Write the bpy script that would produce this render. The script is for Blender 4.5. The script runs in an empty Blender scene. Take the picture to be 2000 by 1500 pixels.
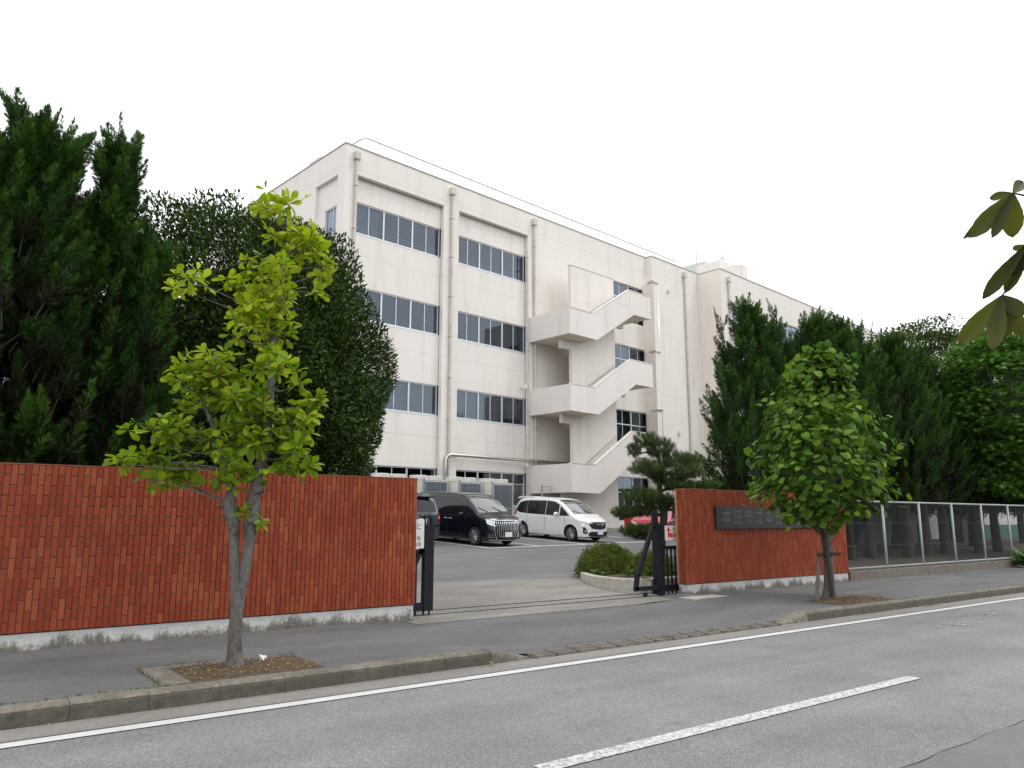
import bpy, bmesh, math, random
import numpy as np
from math import sin, cos, pi, radians, sqrt, atan2
scene = bpy.context.scene
COL = scene.collection
rng = np.random.default_rng(7)
random.seed(7)

# ------------------------------------------------------------------ camera
cam_d = bpy.data.cameras.new('camera')
cam = bpy.data.objects.new('camera', cam_d)
COL.objects.link(cam)
cam.location = (0.0, 0.0, 1.6)
cam.rotation_euler = (radians(90 + 10.10), 0.0, radians(-37.0))
cam_d.sensor_width = 36.0
cam_d.lens = 36.0 * 1505 / 2000
cam_d.clip_start = 0.05
cam_d.clip_end = 3000
scene.camera = cam

# ------------------------------------------------------------------ light
SUN_EL, SUN_AZ = radians(62), radians(-40)      # direction to the sun, azimuth from +X
world = bpy.data.worlds.new('World')
scene.world = world
world.use_nodes = True
wn, wl = world.node_tree.nodes, world.node_tree.links
wn.clear()
w_out = wn.new('ShaderNodeOutputWorld')
w_bg = wn.new('ShaderNodeBackground')
w_bg.inputs['Strength'].default_value = 0.10
sky = wn.new('ShaderNodeTexSky')
sky.sky_type = 'NISHITA'
sky.sun_disc = False
sky.sun_elevation = SUN_EL
sky.sun_rotation = radians(90) - SUN_AZ
sky.air_density = 1.0
sky.dust_density = 2.0
tc = wn.new('ShaderNodeTexCoord')
mp = wn.new('ShaderNodeMapping')
mp.inputs['Scale'].default_value = (1.0, 1.0, 2.2)
cn = wn.new('ShaderNodeTexNoise')
cn.inputs['Scale'].default_value = 1.3
cn.inputs['Detail'].default_value = 5
cr = wn.new('ShaderNodeValToRGB')
cr.color_ramp.elements[0].position = 0.34
cr.color_ramp.elements[0].color = (0.80, 0.80, 0.80, 1)
cr.color_ramp.elements[1].position = 0.48
cr.color_ramp.elements[1].color = (0.985, 0.985, 0.985, 1)
mix = wn.new('ShaderNodeMix')
mix.data_type = 'RGBA'
mix.inputs['B'].default_value = (16.2, 16.3, 16.7, 1)      # bright veil of cloud
wl.new(tc.outputs['Generated'], mp.inputs['Vector'])
wl.new(mp.outputs['Vector'], cn.inputs['Vector'])
wl.new(cn.outputs['Fac'], cr.inputs['Fac'])
wl.new(cr.outputs['Color'], mix.inputs['Factor'])
wl.new(sky.outputs['Color'], mix.inputs['A'])
wl.new(mix.outputs['Result'], w_bg.inputs['Color'])
wl.new(w_bg.outputs['Background'], w_out.inputs['Surface'])

sun_d = bpy.data.lights.new('sun', 'SUN')
sun_d.energy = 1.0
sun_d.angle = radians(14)
sun_d.color = (1.0, 0.96, 0.9)
sun = bpy.data.objects.new('sun', sun_d)
COL.objects.link(sun)
sun.rotation_euler = (radians(90) - SUN_EL, 0, SUN_AZ + radians(90))

scene.view_settings.view_transform = 'Standard'
scene.view_settings.look = 'None'
scene.view_settings.exposure = 0.0
scene.view_settings.gamma = 1.0
scene.view_settings.use_curve_mapping = False
scene.cycles.max_bounces = 8
scene.cycles.transparent_max_bounces = 24
try:
    scene.cycles.use_denoising = True
except Exception:
    pass

# ------------------------------------------------------------------ helpers: objects
def put(o, parent=None):
    COL.objects.link(o)
    if parent is not None:
        o.parent = parent
    return o

def tag(o, label=None, cat=None, group=None, kind=None):
    if label: o['label'] = label
    if cat: o['category'] = cat
    if group: o['group'] = group
    if kind: o['kind'] = kind
    return o

def empty(name, loc=(0, 0, 0), rotz=0.0, parent=None):
    o = bpy.data.objects.new(name, None)
    o.empty_display_size = 0.2
    o.location = loc
    o.rotation_euler = (0, 0, rotz)
    return put(o, parent)

def mesh_from(name, V, F, mats, midx=None, smooth=False):
    me = bpy.data.meshes.new(name)
    me.from_pydata([tuple(map(float, v)) for v in V], [], [tuple(map(int, f)) for f in F])
    for m in (mats if isinstance(mats, (list, tuple)) else [mats]):
        me.materials.append(m)
    if midx is not None:
        me.polygons.foreach_set('material_index', np.asarray(midx, dtype=np.int32))
    if smooth:
        me.polygons.foreach_set('use_smooth', np.ones(len(me.polygons), dtype=bool))
    me.update()
    return me

def add(name, me, parent=None, loc=None, rot=None, scale=None):
    o = bpy.data.objects.new(name, me)
    if loc is not None: o.location = loc
    if rot is not None: o.rotation_euler = rot
    if scale is not None: o.scale = scale
    return put(o, parent)

class MB:
    """collects shapes, then links them as one mesh object"""
    def __init__(s):
        s.v, s.f, s.m = [], [], []
    def face(s, pts, mi=0):
        b = len(s.v)
        s.v += [tuple(p) for p in pts]
        s.f.append(tuple(range(b, b + len(pts))))
        s.m.append(mi)
    def raw(s, V, F, mi=0):
        b = len(s.v)
        s.v += [tuple(p) for p in V]
        s.f += [tuple(i + b for i in f) for f in F]
        s.m += [mi] * len(F)
    def box(s, a, b, mi=0, bev=0.0):
        x0, y0, z0 = [min(a[i], b[i]) for i in range(3)]
        x1, y1, z1 = [max(a[i], b[i]) for i in range(3)]
        if bev <= 0:
            V = [(x0,y0,z0),(x1,y0,z0),(x1,y1,z0),(x0,y1,z0),(x0,y0,z1),(x1,y0,z1),(x1,y1,z1),(x0,y1,z1)]
            F = [(0,3,2,1),(4,5,6,7),(0,1,5,4),(1,2,6,5),(2,3,7,6),(3,0,4,7)]
            s.raw(V, F, mi)
        else:
            bm = bmesh.new()
            bmesh.ops.create_cube(bm, size=1.0)
            for v in bm.verts:
                v.co.x = x0 + (v.co.x + .5) * (x1 - x0)
                v.co.y = y0 + (v.co.y + .5) * (y1 - y0)
                v.co.z = z0 + (v.co.z + .5) * (z1 - z0)
            bmesh.ops.bevel(bm, geom=list(bm.edges), offset=bev, segments=2, profile=.5, affect='EDGES')
            bm.verts.index_update()
            s.raw([v.co[:] for v in bm.verts], [[v.index for v in f.verts] for f in bm.faces], mi)
            bm.free()
    def prism(s, poly, axis, a, b, mi=0):
        """polygon of 2D points extruded along axis 'x','y' or 'z' from a to b"""
        n = len(poly)
        def P(p, t):
            return {'x': (t, p[0], p[1]), 'y': (p[0], t, p[1]), 'z': (p[0], p[1], t)}[axis]
        V = [P(p, a) for p in poly] + [P(p, b) for p in poly]
        F = [tuple(range(n))[::-1], tuple(range(n, 2 * n))]
        F += [(i, (i + 1) % n, n + (i + 1) % n, n + i) for i in range(n)]
        s.raw(V, F, mi)
    def tube(s, pts, r, n=8, mi=0, cap=True):
        pts = [np.array(p, float) for p in pts]
        rs = [r] * len(pts) if np.isscalar(r) else list(r)
        V, F = [], []
        ref = None
        for i, p in enumerate(pts):
            d = pts[min(i + 1, len(pts) - 1)] - pts[max(i - 1, 0)]
            d = d / (np.linalg.norm(d) + 1e-9)
            if ref is None:
                ref = np.array([0, 0, 1.]) if abs(d[2]) < .9 else np.array([1., 0, 0])
            a = np.cross(d, ref); a /= np.linalg.norm(a) + 1e-9
            c = np.cross(a, d)
            ref = c
            for k in range(n):
                t = 2 * pi * k / n
                V.append(p + rs[i] * (cos(t) * a + sin(t) * c))
        for i in range(len(pts) - 1):
            for k in range(n):
                F.append((i*n+k, i*n+(k+1) % n, (i+1)*n+(k+1) % n, (i+1)*n+k))
        if cap:
            F.append(tuple(range(n))[::-1])
            F.append(tuple(range((len(pts)-1)*n, len(pts)*n)))
        s.raw(V, F, mi)
    def lathe(s, prof, c, axis='z', n=24, mi=0):
        """profile of (radius, height) turned round an axis through c"""
        V, F = [], []
        for r, h in prof:
            for k in range(n):
                t = 2 * pi * k / n
                if axis == 'z': V.append((c[0]+r*cos(t), c[1]+r*sin(t), c[2]+h))
                elif axis == 'y': V.append((c[0]+r*cos(t), c[1]+h, c[2]+r*sin(t)))
                else: V.append((c[0]+h, c[1]+r*cos(t), c[2]+r*sin(t)))
        for i in range(len(prof) - 1):
            for k in range(n):
                F.append((i*n+k, i*n+(k+1) % n, (i+1)*n+(k+1) % n, (i+1)*n+k))
        F.append(tuple(range(n)))
        F.append(tuple(range((len(prof)-1)*n, len(prof)*n)))
        s.raw(V, F, mi)
    def mesh(s, name, mats, smooth=False, scale=1.0, fix=True):
        me = mesh_from(name, np.array(s.v) * scale, s.f, mats, s.m, smooth)
        if fix:
            bm = bmesh.new(); bm.from_mesh(me)
            bmesh.ops.recalc_face_normals(bm, faces=bm.faces)
            bm.to_mesh(me); bm.free()
        return me
    def build(s, name, mats, parent=None, smooth=False, scale=1.0, loc=None, rotz=None, fix=True):
        me = s.mesh(name, mats, smooth, scale, fix)
        return add(name, me, parent, loc, None if rotz is None else (0, 0, rotz))

def autosmooth(o, deg=40):
    me = o.data
    me.polygons.foreach_set('use_smooth', np.ones(len(me.polygons), dtype=bool))
    try:
        me.set_sharp_from_angle(angle=radians(deg))
    except Exception:
        pass
    return o

# ------------------------------------------------------------------ helpers: materials
def newmat(name):
    m = bpy.data.materials.new(name)
    m.use_nodes = True
    nt = m.node_tree
    b = nt.nodes['Principled BSDF']
    return m, nt, b

def N(nt, kind, **kw):
    n = nt.nodes.new(kind)
    for k, v in kw.items():
        if k in n.inputs: n.inputs[k].default_value = v
        else: setattr(n, k, v)
    return n

def pos(nt):
    return N(nt, 'ShaderNodeNewGeometry').outputs['Position']

def noise(nt, vec, scale, detail=4, rough=.55):
    n = N(nt, 'ShaderNodeTexNoise')
    n.inputs['Scale'].default_value = scale
    n.inputs['Detail'].default_value = detail
    n.inputs['Roughness'].default_value = rough
    nt.links.new(vec, n.inputs['Vector'])
    return n.outputs['Fac']

def ramp(nt, fac, stops, interp='LINEAR'):
    r = N(nt, 'ShaderNodeValToRGB')
    e = r.color_ramp.elements
    while len(e) < len(stops): e.new(0.5)
    for i, (p, c) in enumerate(stops):
        e[i].position = p
        e[i].color = (c[0], c[1], c[2], 1) if not np.isscalar(c) else (c, c, c, 1)
    r.color_ramp.interpolation = interp
    nt.links.new(fac, r.inputs['Fac'])
    return r.outputs['Color']

def mixc(nt, fac, a, b, mode='MIX'):
    m = N(nt, 'ShaderNodeMix', data_type='RGBA', blend_type=mode)
    for key, val in (('Factor', fac), ('A', a), ('B', b)):
        if hasattr(val, 'is_output'): nt.links.new(val, m.inputs[key])
        elif key == 'Factor': m.inputs[key].default_value = val
        else: m.inputs[key].default_value = (val[0], val[1], val[2], 1)
    return m.outputs['Result']

def math_(nt, op, a, b=None):
    m = N(nt, 'ShaderNodeMath', operation=op)
    for i, val in enumerate((a, b)):
        if val is None: continue
        if hasattr(val, 'is_output'): nt.links.new(val, m.inputs[i])
        else: m.inputs[i].default_value = val
    return m.outputs[0]

def bump(nt, b, h, strength=.3, dist=.01):
    n = N(nt, 'ShaderNodeBump')
    n.inputs['Strength'].default_value = strength
    n.inputs['Distance'].default_value = dist
    nt.links.new(h, n.inputs['Height'])
    nt.links.new(n.outputs['Normal'], b.inputs['Normal'])

def pm(name, col, rough=.6, var=.12, scale=6.0, metal=0.0, spec=.5, coat=0.0, bmp=0.0, bscale=40.0, stain=None, stscale=2.0):
    m, nt, b = newmat(name)
    p = pos(nt)
    f = noise(nt, p, scale, 5)
    c = ramp(nt, f, [(0.25, [x * (1 - var) for x in col]), (0.75, [min(1, x * (1 + var)) for x in col])])
    if stain is not None:
        f2 = noise(nt, p, stscale, 6, .65)
        k = ramp(nt, f2, [(0.5, 0.0), (0.72, 0.8)])
        c = mixc(nt, k, c, stain)
    nt.links.new(c, b.inputs['Base Color'])
    b.inputs['Roughness'].default_value = rough
    b.inputs['Metallic'].default_value = metal
    b.inputs['Specular IOR Level'].default_value = spec
    b.inputs['Coat Weight'].default_value = coat
    b.inputs['Coat Roughness'].default_value = .04
    if bmp > 0:
        bump(nt, b, noise(nt, p, bscale, 4), bmp, .01)
    return m

def leafmat(name, stops, rough=.5, trans=.35, spec=.3, tint=(1.0, 1.15, .6)):
    """leaf blade colours: a ramp picked at random per leaf"""
    m, nt, b = newmat(name)
    g = N(nt, 'ShaderNodeNewGeometry')
    oi = N(nt, 'ShaderNodeObjectInfo')
    r = math_(nt, 'FRACT', math_(nt, 'ADD', g.outputs['Random Per Island'], oi.outputs['Random']))
    c = ramp(nt, r, stops)
    big = ramp(nt, noise(nt, g.outputs['Position'], 1.6, 3), [(0.3, .72), (0.7, 1.2)])
    c = mixc(nt, 1.0, c, big, 'MULTIPLY')
    nt.links.new(c, b.inputs['Base Color'])
    b.inputs['Roughness'].default_value = rough
    b.inputs['Specular IOR Level'].default_value = spec
    t = N(nt, 'ShaderNodeBsdfTranslucent')
    nt.links.new(mixc(nt, 1.0, c, tint, 'MULTIPLY'), t.inputs['Color'])
    mx = N(nt, 'ShaderNodeMixShader')
    mx.inputs['Fac'].default_value = trans
    nt.links.new(b.outputs['BSDF'], mx.inputs[1])
    nt.links.new(t.outputs['BSDF'], mx.inputs[2])
    nt.links.new(mx.outputs['Shader'], nt.nodes['Material Output'].inputs['Surface'])
    return m
# ------------------------------------------------------------------ materials
def mat_asphalt():
    m, nt, b = newmat('road_asphalt')
    p = pos(nt)
    v = N(nt, 'ShaderNodeTexVoronoi'); v.inputs['Scale'].default_value = 105.0
    nt.links.new(p, v.inputs['Vector'])
    sep = N(nt, 'ShaderNodeSeparateColor'); nt.links.new(v.outputs['Color'], sep.inputs['Color'])
    stone = ramp(nt, sep.outputs['Red'], [(0.0, (.15, .151, .154)), (.55, (.205, .206, .209)), (.9, (.26, .26, .262)), (1.0, (.34, .34, .34))])
    fine = ramp(nt, noise(nt, p, 160, 3), [(0.3, .72), (0.7, 1.25)])
    c = mixc(nt, .75, stone, fine, 'MULTIPLY')
    big = ramp(nt, noise(nt, p, .7, 6, .62), [(0.3, .83), (0.7, 1.1)])
    oil = ramp(nt, noise(nt, p, 2.3, 3, .5), [(0.66, 1.0), (0.76, .84)])
    big = mixc(nt, 1.0, big, oil, 'MULTIPLY')
    c = mixc(nt, 1.0, c, big, 'MULTIPLY')
    # long faint wheel tracks
    mpn = N(nt, 'ShaderNodeMapping'); mpn.inputs['Scale'].default_value = (.07, 1.5, 1)
    nt.links.new(p, mpn.inputs['Vector'])
    tr = ramp(nt, noise(nt, mpn.outputs['Vector'], 1.0, 3), [(0.35, .88), (0.65, 1.07)])
    c = mixc(nt, 1.0, c, tr, 'MULTIPLY')
    nt.links.new(c, b.inputs['Base Color'])
    b.inputs['Roughness'].default_value = .85
    b.inputs['Specular IOR Level'].default_value = .25
    bump(nt, b, v.outputs['Distance'], .5, .006)
    return m

def mat_pavement(name, col, patch=.1):
    m, nt, b = newmat(name)
    p = pos(nt)
    c = ramp(nt, noise(nt, p, 130, 3), [(0.3, [x * .82 for x in col]), (0.7, [x * 1.18 for x in col])])
    mpn = N(nt, 'ShaderNodeMapping'); mpn.inputs['Scale'].default_value = (.5, 1.4, 1)
    nt.links.new(p, mpn.inputs['Vector'])
    big = ramp(nt, noise(nt, mpn.outputs['Vector'], .9, 6, .6), [(0.32, 1 - 1.6 * patch), (0.55, 1.0), (0.72, 1 + 1.4 * patch)])
    c = mixc(nt, 1.0, c, big, 'MULTIPLY')
    c = mixc(nt, 1.0, c, ramp(nt, noise(nt, p, 11, 5, .7), [(0.3, 1 - patch), (0.7, 1 + patch)]), 'MULTIPLY')
    sp = ramp(nt, noise(nt, p, 38, 2), [(0.72, 0.0), (0.78, .5)])
    c = mixc(nt, sp, c, [min(1, x * 1.9) for x in col])
    nt.links.new(c, b.inputs['Base Color'])
    b.inputs['Roughness'].default_value = .88
    b.inputs['Specular IOR Level'].default_value = .2
    bump(nt, b, noise(nt, p, 150, 3), .35, .004)
    return m

def mat_paint(name, wear=.5):
    m, nt, b = newmat(name)
    p = pos(nt)
    k = ramp(nt, noise(nt, p, 26, 8, .75), [(wear, (.58, .58, .58)), (wear + .07, (.27, .27, .275))])
    c = mixc(nt, 1.0, k, ramp(nt, noise(nt, p, 3, 4), [(0.3, .86), (0.7, 1.0)]), 'MULTIPLY')
    nt.links.new(c, b.inputs['Base Color'])
    b.inputs['Roughness'].default_value = .75
    return m

def mat_kerb(name='kerb_concrete', s=1.0):
    m, nt, b = newmat(name)
    p = pos(nt)
    c = ramp(nt, noise(nt, p, 14, 6, .65), [(0.28, [s * q for q in (.095, .085, .068)]), (0.55, [s * q for q in (.19, .17, .135)]), (0.8, [s * q for q in (.27, .245, .20)])])
    g = ramp(nt, noise(nt, p, 2.2, 5, .7), [(0.42, 0.0), (0.66, .8)])
    c = mixc(nt, g, c, (.07, .066, .05))
    moss = ramp(nt, noise(nt, p, 3.1, 5, .7), [(0.58, 0.0), (0.75, .7)])
    c = mixc(nt, moss, c, (.12, .11, .05))
    nt.links.new(c, b.inputs['Base Color'])
    b.inputs['Roughness'].default_value = .92
    bump(nt, b, noise(nt, p, 60, 4), .5, .008)
    return m

def mat_plinth():
    m, nt, b = newmat('plinth_paint')
    p = pos(nt)
    sp = N(nt, 'ShaderNodeSeparateXYZ'); nt.links.new(p, sp.inputs[0])
    # grime splashed up from the pavement plus drips
    low = math_(nt, 'SUBTRACT', 1.0, math_(nt, 'MULTIPLY', math_(nt, 'SUBTRACT', sp.outputs['Z'], .10), 5.2))
    mpn = N(nt, 'ShaderNodeMapping'); mpn.inputs['Scale'].default_value = (1.0, 1.0, .35)
    nt.links.new(p, mpn.inputs['Vector'])
    n1 = noise(nt, mpn.outputs['Vector'], 3.2, 7, .72)
    n2 = noise(nt, p, 22, 6, .75)
    f = math_(nt, 'ADD', math_(nt, 'MULTIPLY', low, .26), math_(nt, 'ADD', math_(nt, 'MULTIPLY', n1, .98), math_(nt, 'MULTIPLY', n2, .42)))
    k = ramp(nt, f, [(0.72, 0.0), (0.86, 1.0)])
    white = ramp(nt, noise(nt, p, 8, 4), [(0.3, (.46, .46, .45)), (0.7, (.58, .58, .565))])
    c = mixc(nt, k, white, ramp(nt, n2, [(0.35, (.075, .07, .055)), (0.65, (.20, .19, .16))]))
    nt.links.new(c, b.inputs['Base Color'])
    b.inputs['Roughness'].default_value = .9
    bump(nt, b, f, .4, .01)
    return m

def mat_brick():
    m, nt, b = newmat('brick_tile')
    g = N(nt, 'ShaderNodeNewGeometry')
    oi = N(nt, 'ShaderNodeObjectInfo')
    r = math_(nt, 'FRACT', math_(nt, 'ADD', g.outputs['Random Per Island'], oi.outputs['Random']))
    c = ramp(nt, r, [(0.0, (.212, .039, .018)), (.35, (.235, .047, .021)), (.65, (.253, .054, .024)), (.88, (.268, .064, .027)), (1.0, (.288, .080, .032))])
    c = mixc(nt, 1.0, c, ramp(nt, noise(nt, g.outputs['Position'], 45, 4), [(0.3, .86), (0.7, 1.12)]), 'MULTIPLY')
    c = mixc(nt, 1.0, c, ramp(nt, noise(nt, g.outputs['Position'], 1.1, 4), [(0.3, .88), (0.7, 1.06)]), 'MULTIPLY')
    nt.links.new(c, b.inputs['Base Color'])
    b.inputs['Roughness'].default_value = .7
    b.inputs['Specular IOR Level'].default_value = .16
    bump(nt, b, noise(nt, g.outputs['Position'], 90, 3), .25, .004)
    return m

def mat_wall(name='cream_render', lo=(.775, .738, .690), hi=(.80, .768, .727)):
    m, nt, b = newmat(name)
    p = pos(nt)
    sp = N(nt, 'ShaderNodeSeparateXYZ'); nt.links.new(p, sp.inputs[0])
    mpn = N(nt, 'ShaderNodeMapping'); mpn.inputs['Scale'].default_value = (1.0, 1.0, .12)
    nt.links.new(p, mpn.inputs['Vector'])
    c = ramp(nt, noise(nt, p, .5, 4), [(0.3, lo), (0.7, hi)])
    st = ramp(nt, noise(nt, mpn.outputs['Vector'], 1.9, 7, .7), [(0.5, 0.0), (0.78, .65)])
    c = mixc(nt, st, c, (.62, .57, .51))
    # sealed construction joints at each floor
    zz = math_(nt, 'SUBTRACT', math_(nt, 'DIVIDE', math_(nt, 'ADD', sp.outputs['Z'], .08), 1.05), 1.56)
    fr = math_(nt, 'FRACT', math_(nt, 'DIVIDE', zz, 3.62))
    j = math_(nt, 'LESS_THAN', fr, .0045)
    c = mixc(nt, math_(nt, 'MULTIPLY', j, .55), c, (.42, .39, .35))
    nt.links.new(c, b.inputs['Base Color'])
    b.inputs['Roughness'].default_value = .85
    b.inputs['Specular IOR Level'].default_value = .2
    bump(nt, b, noise(nt, p, 25, 4), .12, .01)
    return m

def mat_glass(name, tint=(.50, .56, .60), rough=.02):
    m, nt, b = newmat(name)
    nt.nodes.remove(b)
    t = N(nt, 'ShaderNodeBsdfTransparent'); t.inputs['Color'].default_value = (*tint, 1)
    g = N(nt, 'ShaderNodeBsdfGlossy'); g.inputs['Roughness'].default_value = rough
    g.inputs['Color'].default_value = (.72, .84, 1, 1)
    fz = N(nt, 'ShaderNodeFresnel'); fz.inputs['IOR'].default_value = 1.55
    k = math_(nt, 'MULTIPLY', fz.outputs[0], 2.3)
    mx = N(nt, 'ShaderNodeMixShader')
    nt.links.new(k, mx.inputs['Fac'])
    nt.links.new(t.outputs[0], mx.inputs[1]); nt.links.new(g.outputs[0], mx.inputs[2])
    nt.links.new(mx.outputs[0], nt.nodes['Material Output'].inputs['Surface'])
    return m

def mat_bark(name, a, b_, moss=None):
    m, nt, b = newmat(name)
    p = pos(nt)
    mpn = N(nt, 'ShaderNodeMapping'); mpn.inputs['Scale'].default_value = (1, 1, .35)
    nt.links.new(p, mpn.inputs['Vector'])
    n1 = noise(nt, mpn.outputs['Vector'], 22, 6, .7)
    c = ramp(nt, n1, [(0.3, a), (0.7, b_)])
    if moss is not None:
        k = ramp(nt, noise(nt, p, 5.5, 5, .7), [(0.52, 0.0), (0.66, .85)])
        c = mixc(nt, k, c, moss)
    nt.links.new(c, b.inputs['Base Color'])
    b.inputs['Roughness'].default_value = .9
    bump(nt, b, n1, .7, .02)
    return m

M = {}
M['asphalt'] = mat_asphalt()
M['pave'] = mat_pavement('pavement_asphalt', (.135, .134, .133), .13)
M['lot'] = mat_pavement('lot_asphalt', (.165, .164, .164), .12)
M['gutter'] = mat_pavement('gutter_concrete', (.225, .215, .20), .12)
M['apron'] = mat_pavement('apron_concrete', (.23, .22, .20), .14)
M['line'] = mat_paint('line_paint', .60)
M['line_bay'] = pm('bay_line_paint', (.74, .74, .73), .7, .12, 14)
M['line_worn'] = mat_paint('worn_line_paint', .485)
M['kerb'] = mat_kerb()
M['kerb_face'] = mat_kerb('kerb_face_shade', .47)  # darker copy of the kerb: shade of the upright front put into colour
M['plinth'] = mat_plinth()
M['brick'] = mat_brick()
M['mortar'] = pm('mortar', (.20, .13, .09), .95, .25, 30)
M['cap'] = pm('coping_brick', (.22, .05, .025), .7, .2, 12)
M['wall'] = mat_wall()
M['wall_warm'] = mat_wall('warm_render', (.80, .735, .67), (.82, .76, .70))
M['soffit'] = pm('cream_soffit', (.70, .64, .55), .9, .06, 2)
M['joint'] = pm('roof_trim', (.42, .40, .37), .7, .1, 5)
M['alu'] = pm('window_aluminium', (.62, .66, .70), .35, .05, 5, metal=.25)
M['glass'] = mat_glass('window_glass')
M['room'] = pm('room_interior', (.22, .24, .28), .9, .2, 1.2)
M['curtain_green'] = pm('green_curtain', (.26, .36, .33), .9, .15, 3)
M['curtain_brown'] = pm('brown_curtain', (.20, .155, .15), .9, .15, 3)
M['pipe'] = pm('cream_pipe', (.60, .565, .51), .6, .1, 4, stain=(.42, .37, .31))
M['steel'] = pm('stainless_pipe', (.55, .53, .50), .28, .15, 5, metal=.9)
M['rail_white'] = pm('white_rail', (.72, .72, .72), .5, .05, 5)
M['rail_pale'] = pm('pale_green_cladding', (.55, .62, .58), .6, .05, 2)
M['rail_green'] = pm('pale_green_rail', (.42, .55, .48), .5, .08, 5)
M['black'] = pm('black_steel', (.010, .011, .016), .55, .3, 9, spec=.22)
M['galv'] = pm('galvanised_steel', (.42, .45, .46), .5, .12, 9, metal=.45)
M['ac_body'] = pm('ac_casing', (.62, .61, .57), .5, .05, 3)
M['ac_fin'] = pm('ac_fins', (.045, .06, .095), .6, .25, 18)
M['fence_green'] = pm('fence_paint', (.34, .385, .37), .55, .15, 7)
M['wire'] = pm('chain_wire', (.13, .15, .15), .55, .1, 7, metal=.3)
M['conc_old'] = pm('old_concrete', (.15, .135, .115), .95, .3, 5, bmp=.4, stain=(.17, .085, .045), stscale=1.3)
M['conc_pale'] = pm('pale_concrete', (.44, .42, .36), .9, .15, 8, bmp=.3, stain=(.24, .23, .17), stscale=6)
M['soil'] = pm('soil', (.085, .058, .034), .97, .45, 16, bmp=.9, bscale=35, stain=(.055, .055, .022), stscale=4)
M['ground'] = pm('bare_ground', (.055, .041, .03), .97, .3, 3, bmp=.5, stain=(.05, .055, .025), stscale=1.2)
M['far_ground'] = pm('far_ground', (.13, .125, .10), .97, .3, .4)
M['sign_white'] = pm('white_sign', (.66, .67, .65), .5, .05, 3)
M['sign_red'] = pm('red_print', (.62, .045, .03), .5, .05, 3)
M['ink'] = pm('black_print', (.02, .02, .02), .6, .05, 3)
M['ink_green'] = pm('olive_print', (.14, .18, .06), .6, .05, 3)
M['granite'] = pm('black_granite', (.012, .013, .017), .3, .35, 9, spec=.28)
M['engraved'] = pm('engraved_grey', (.11, .11, .115), .8, .1, 20)
M['white_wall'] = pm('white_wall', (.56, .54, .50), .9, .06, 2)
M['green_wall'] = pm('green_wall', (.045, .13, .075), .8, .15, 2)
M['grey_wall'] = pm('grey_wall', (.13, .145, .155), .85, .15, 2)
M['dark_box'] = pm('dark_metal_box', (.035, .038, .045), .6, .15, 4)
M['wood_dark'] = pm('dark_timber', (.045, .032, .028), .85, .3, 14)
M['wood_grey'] = pm('weathered_timber', (.17, .15, .14), .9, .3, 14)
M['red_box'] = pm('red_metal', (.42, .02, .025), .5, .05, 3)
M['litter'] = pm('white_litter', (.75, .75, .74), .6, .05, 5)
M['dry_leaf'] = leafmat('dry_leaf', [(0, (.10, .05, .02)), (.5, (.20, .11, .045)), (.8, (.30, .19, .09)), (1, (.36, .27, .14))], trans=.1)
# leaves
M['bark_magnolia'] = mat_bark('magnolia_bark', (.06, .055, .047), (.17, .16, .145), moss=(.04, .037, .03))
M['bark_dark'] = mat_bark('dark_bark', (.018, .015, .013), (.055, .046, .038))
M['bark_grey'] = mat_bark('grey_bark', (.075, .066, .058), (.17, .155, .14))
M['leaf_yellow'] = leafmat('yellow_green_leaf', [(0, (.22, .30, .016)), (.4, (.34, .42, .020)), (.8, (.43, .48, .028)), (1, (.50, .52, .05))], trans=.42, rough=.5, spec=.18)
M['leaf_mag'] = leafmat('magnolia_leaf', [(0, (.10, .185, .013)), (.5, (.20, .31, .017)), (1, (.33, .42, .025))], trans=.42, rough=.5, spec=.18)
M['leaf_lime'] = leafmat('heart_leaf', [(0, (.032, .085, .009)), (.45, (.064, .145, .012)), (.8, (.12, .22, .019)), (1, (.20, .30, .033))], trans=.33, rough=.5, spec=.14)
M['leaf_osm'] = leafmat('osmanthus_leaf', [(0, (.014, .036, .009)), (.5, (.030, .066, .013)), (.85, (.062, .105, .018)), (1, (.12, .15, .028))], trans=.18, rough=.55, spec=.18)
M['leaf_jun'] = leafmat('juniper_spray', [(0, (.010, .032, .006)), (.5, (.020, .064, .009)), (1, (.036, .095, .013))], trans=.15, rough=.6, spec=.2)
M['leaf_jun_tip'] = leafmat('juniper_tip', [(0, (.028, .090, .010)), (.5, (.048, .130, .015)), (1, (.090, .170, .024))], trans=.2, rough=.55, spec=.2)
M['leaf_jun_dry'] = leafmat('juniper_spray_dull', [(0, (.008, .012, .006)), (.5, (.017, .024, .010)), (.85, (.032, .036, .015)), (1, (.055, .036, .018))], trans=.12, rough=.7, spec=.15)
M['leaf_pine'] = leafmat('pine_needle', [(0, (.030, .062, .018)), (.5, (.055, .105, .025)), (.85, (.095, .14, .032)), (1, (.17, .16, .06))], trans=.15, rough=.5)
M['leaf_star'] = leafmat('sweetgum_leaf', [(0, (.034, .095, .015)), (.5, (.075, .19, .024)), (1, (.16, .32, .042))], trans=.3, rough=.45)
M['leaf_far'] = leafmat('far_leaf', [(0, (.035, .062, .018)), (.5, (.065, .10, .028)), (1, (.12, .15, .045))], trans=.3, rough=.55)
M['leaf_az'] = leafmat('azalea_leaf', [(0, (.04, .075, .012)), (.5, (.09, .14, .018)), (.85, (.18, .22, .024)), (1, (.28, .24, .05))], trans=.25, rough=.5)
M['leaf_weed'] = leafmat('weed_leaf', [(0, (.035, .085, .018)), (.5, (.065, .14, .03)), (1, (.14, .22, .07))], trans=.3, rough=.5)
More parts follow.
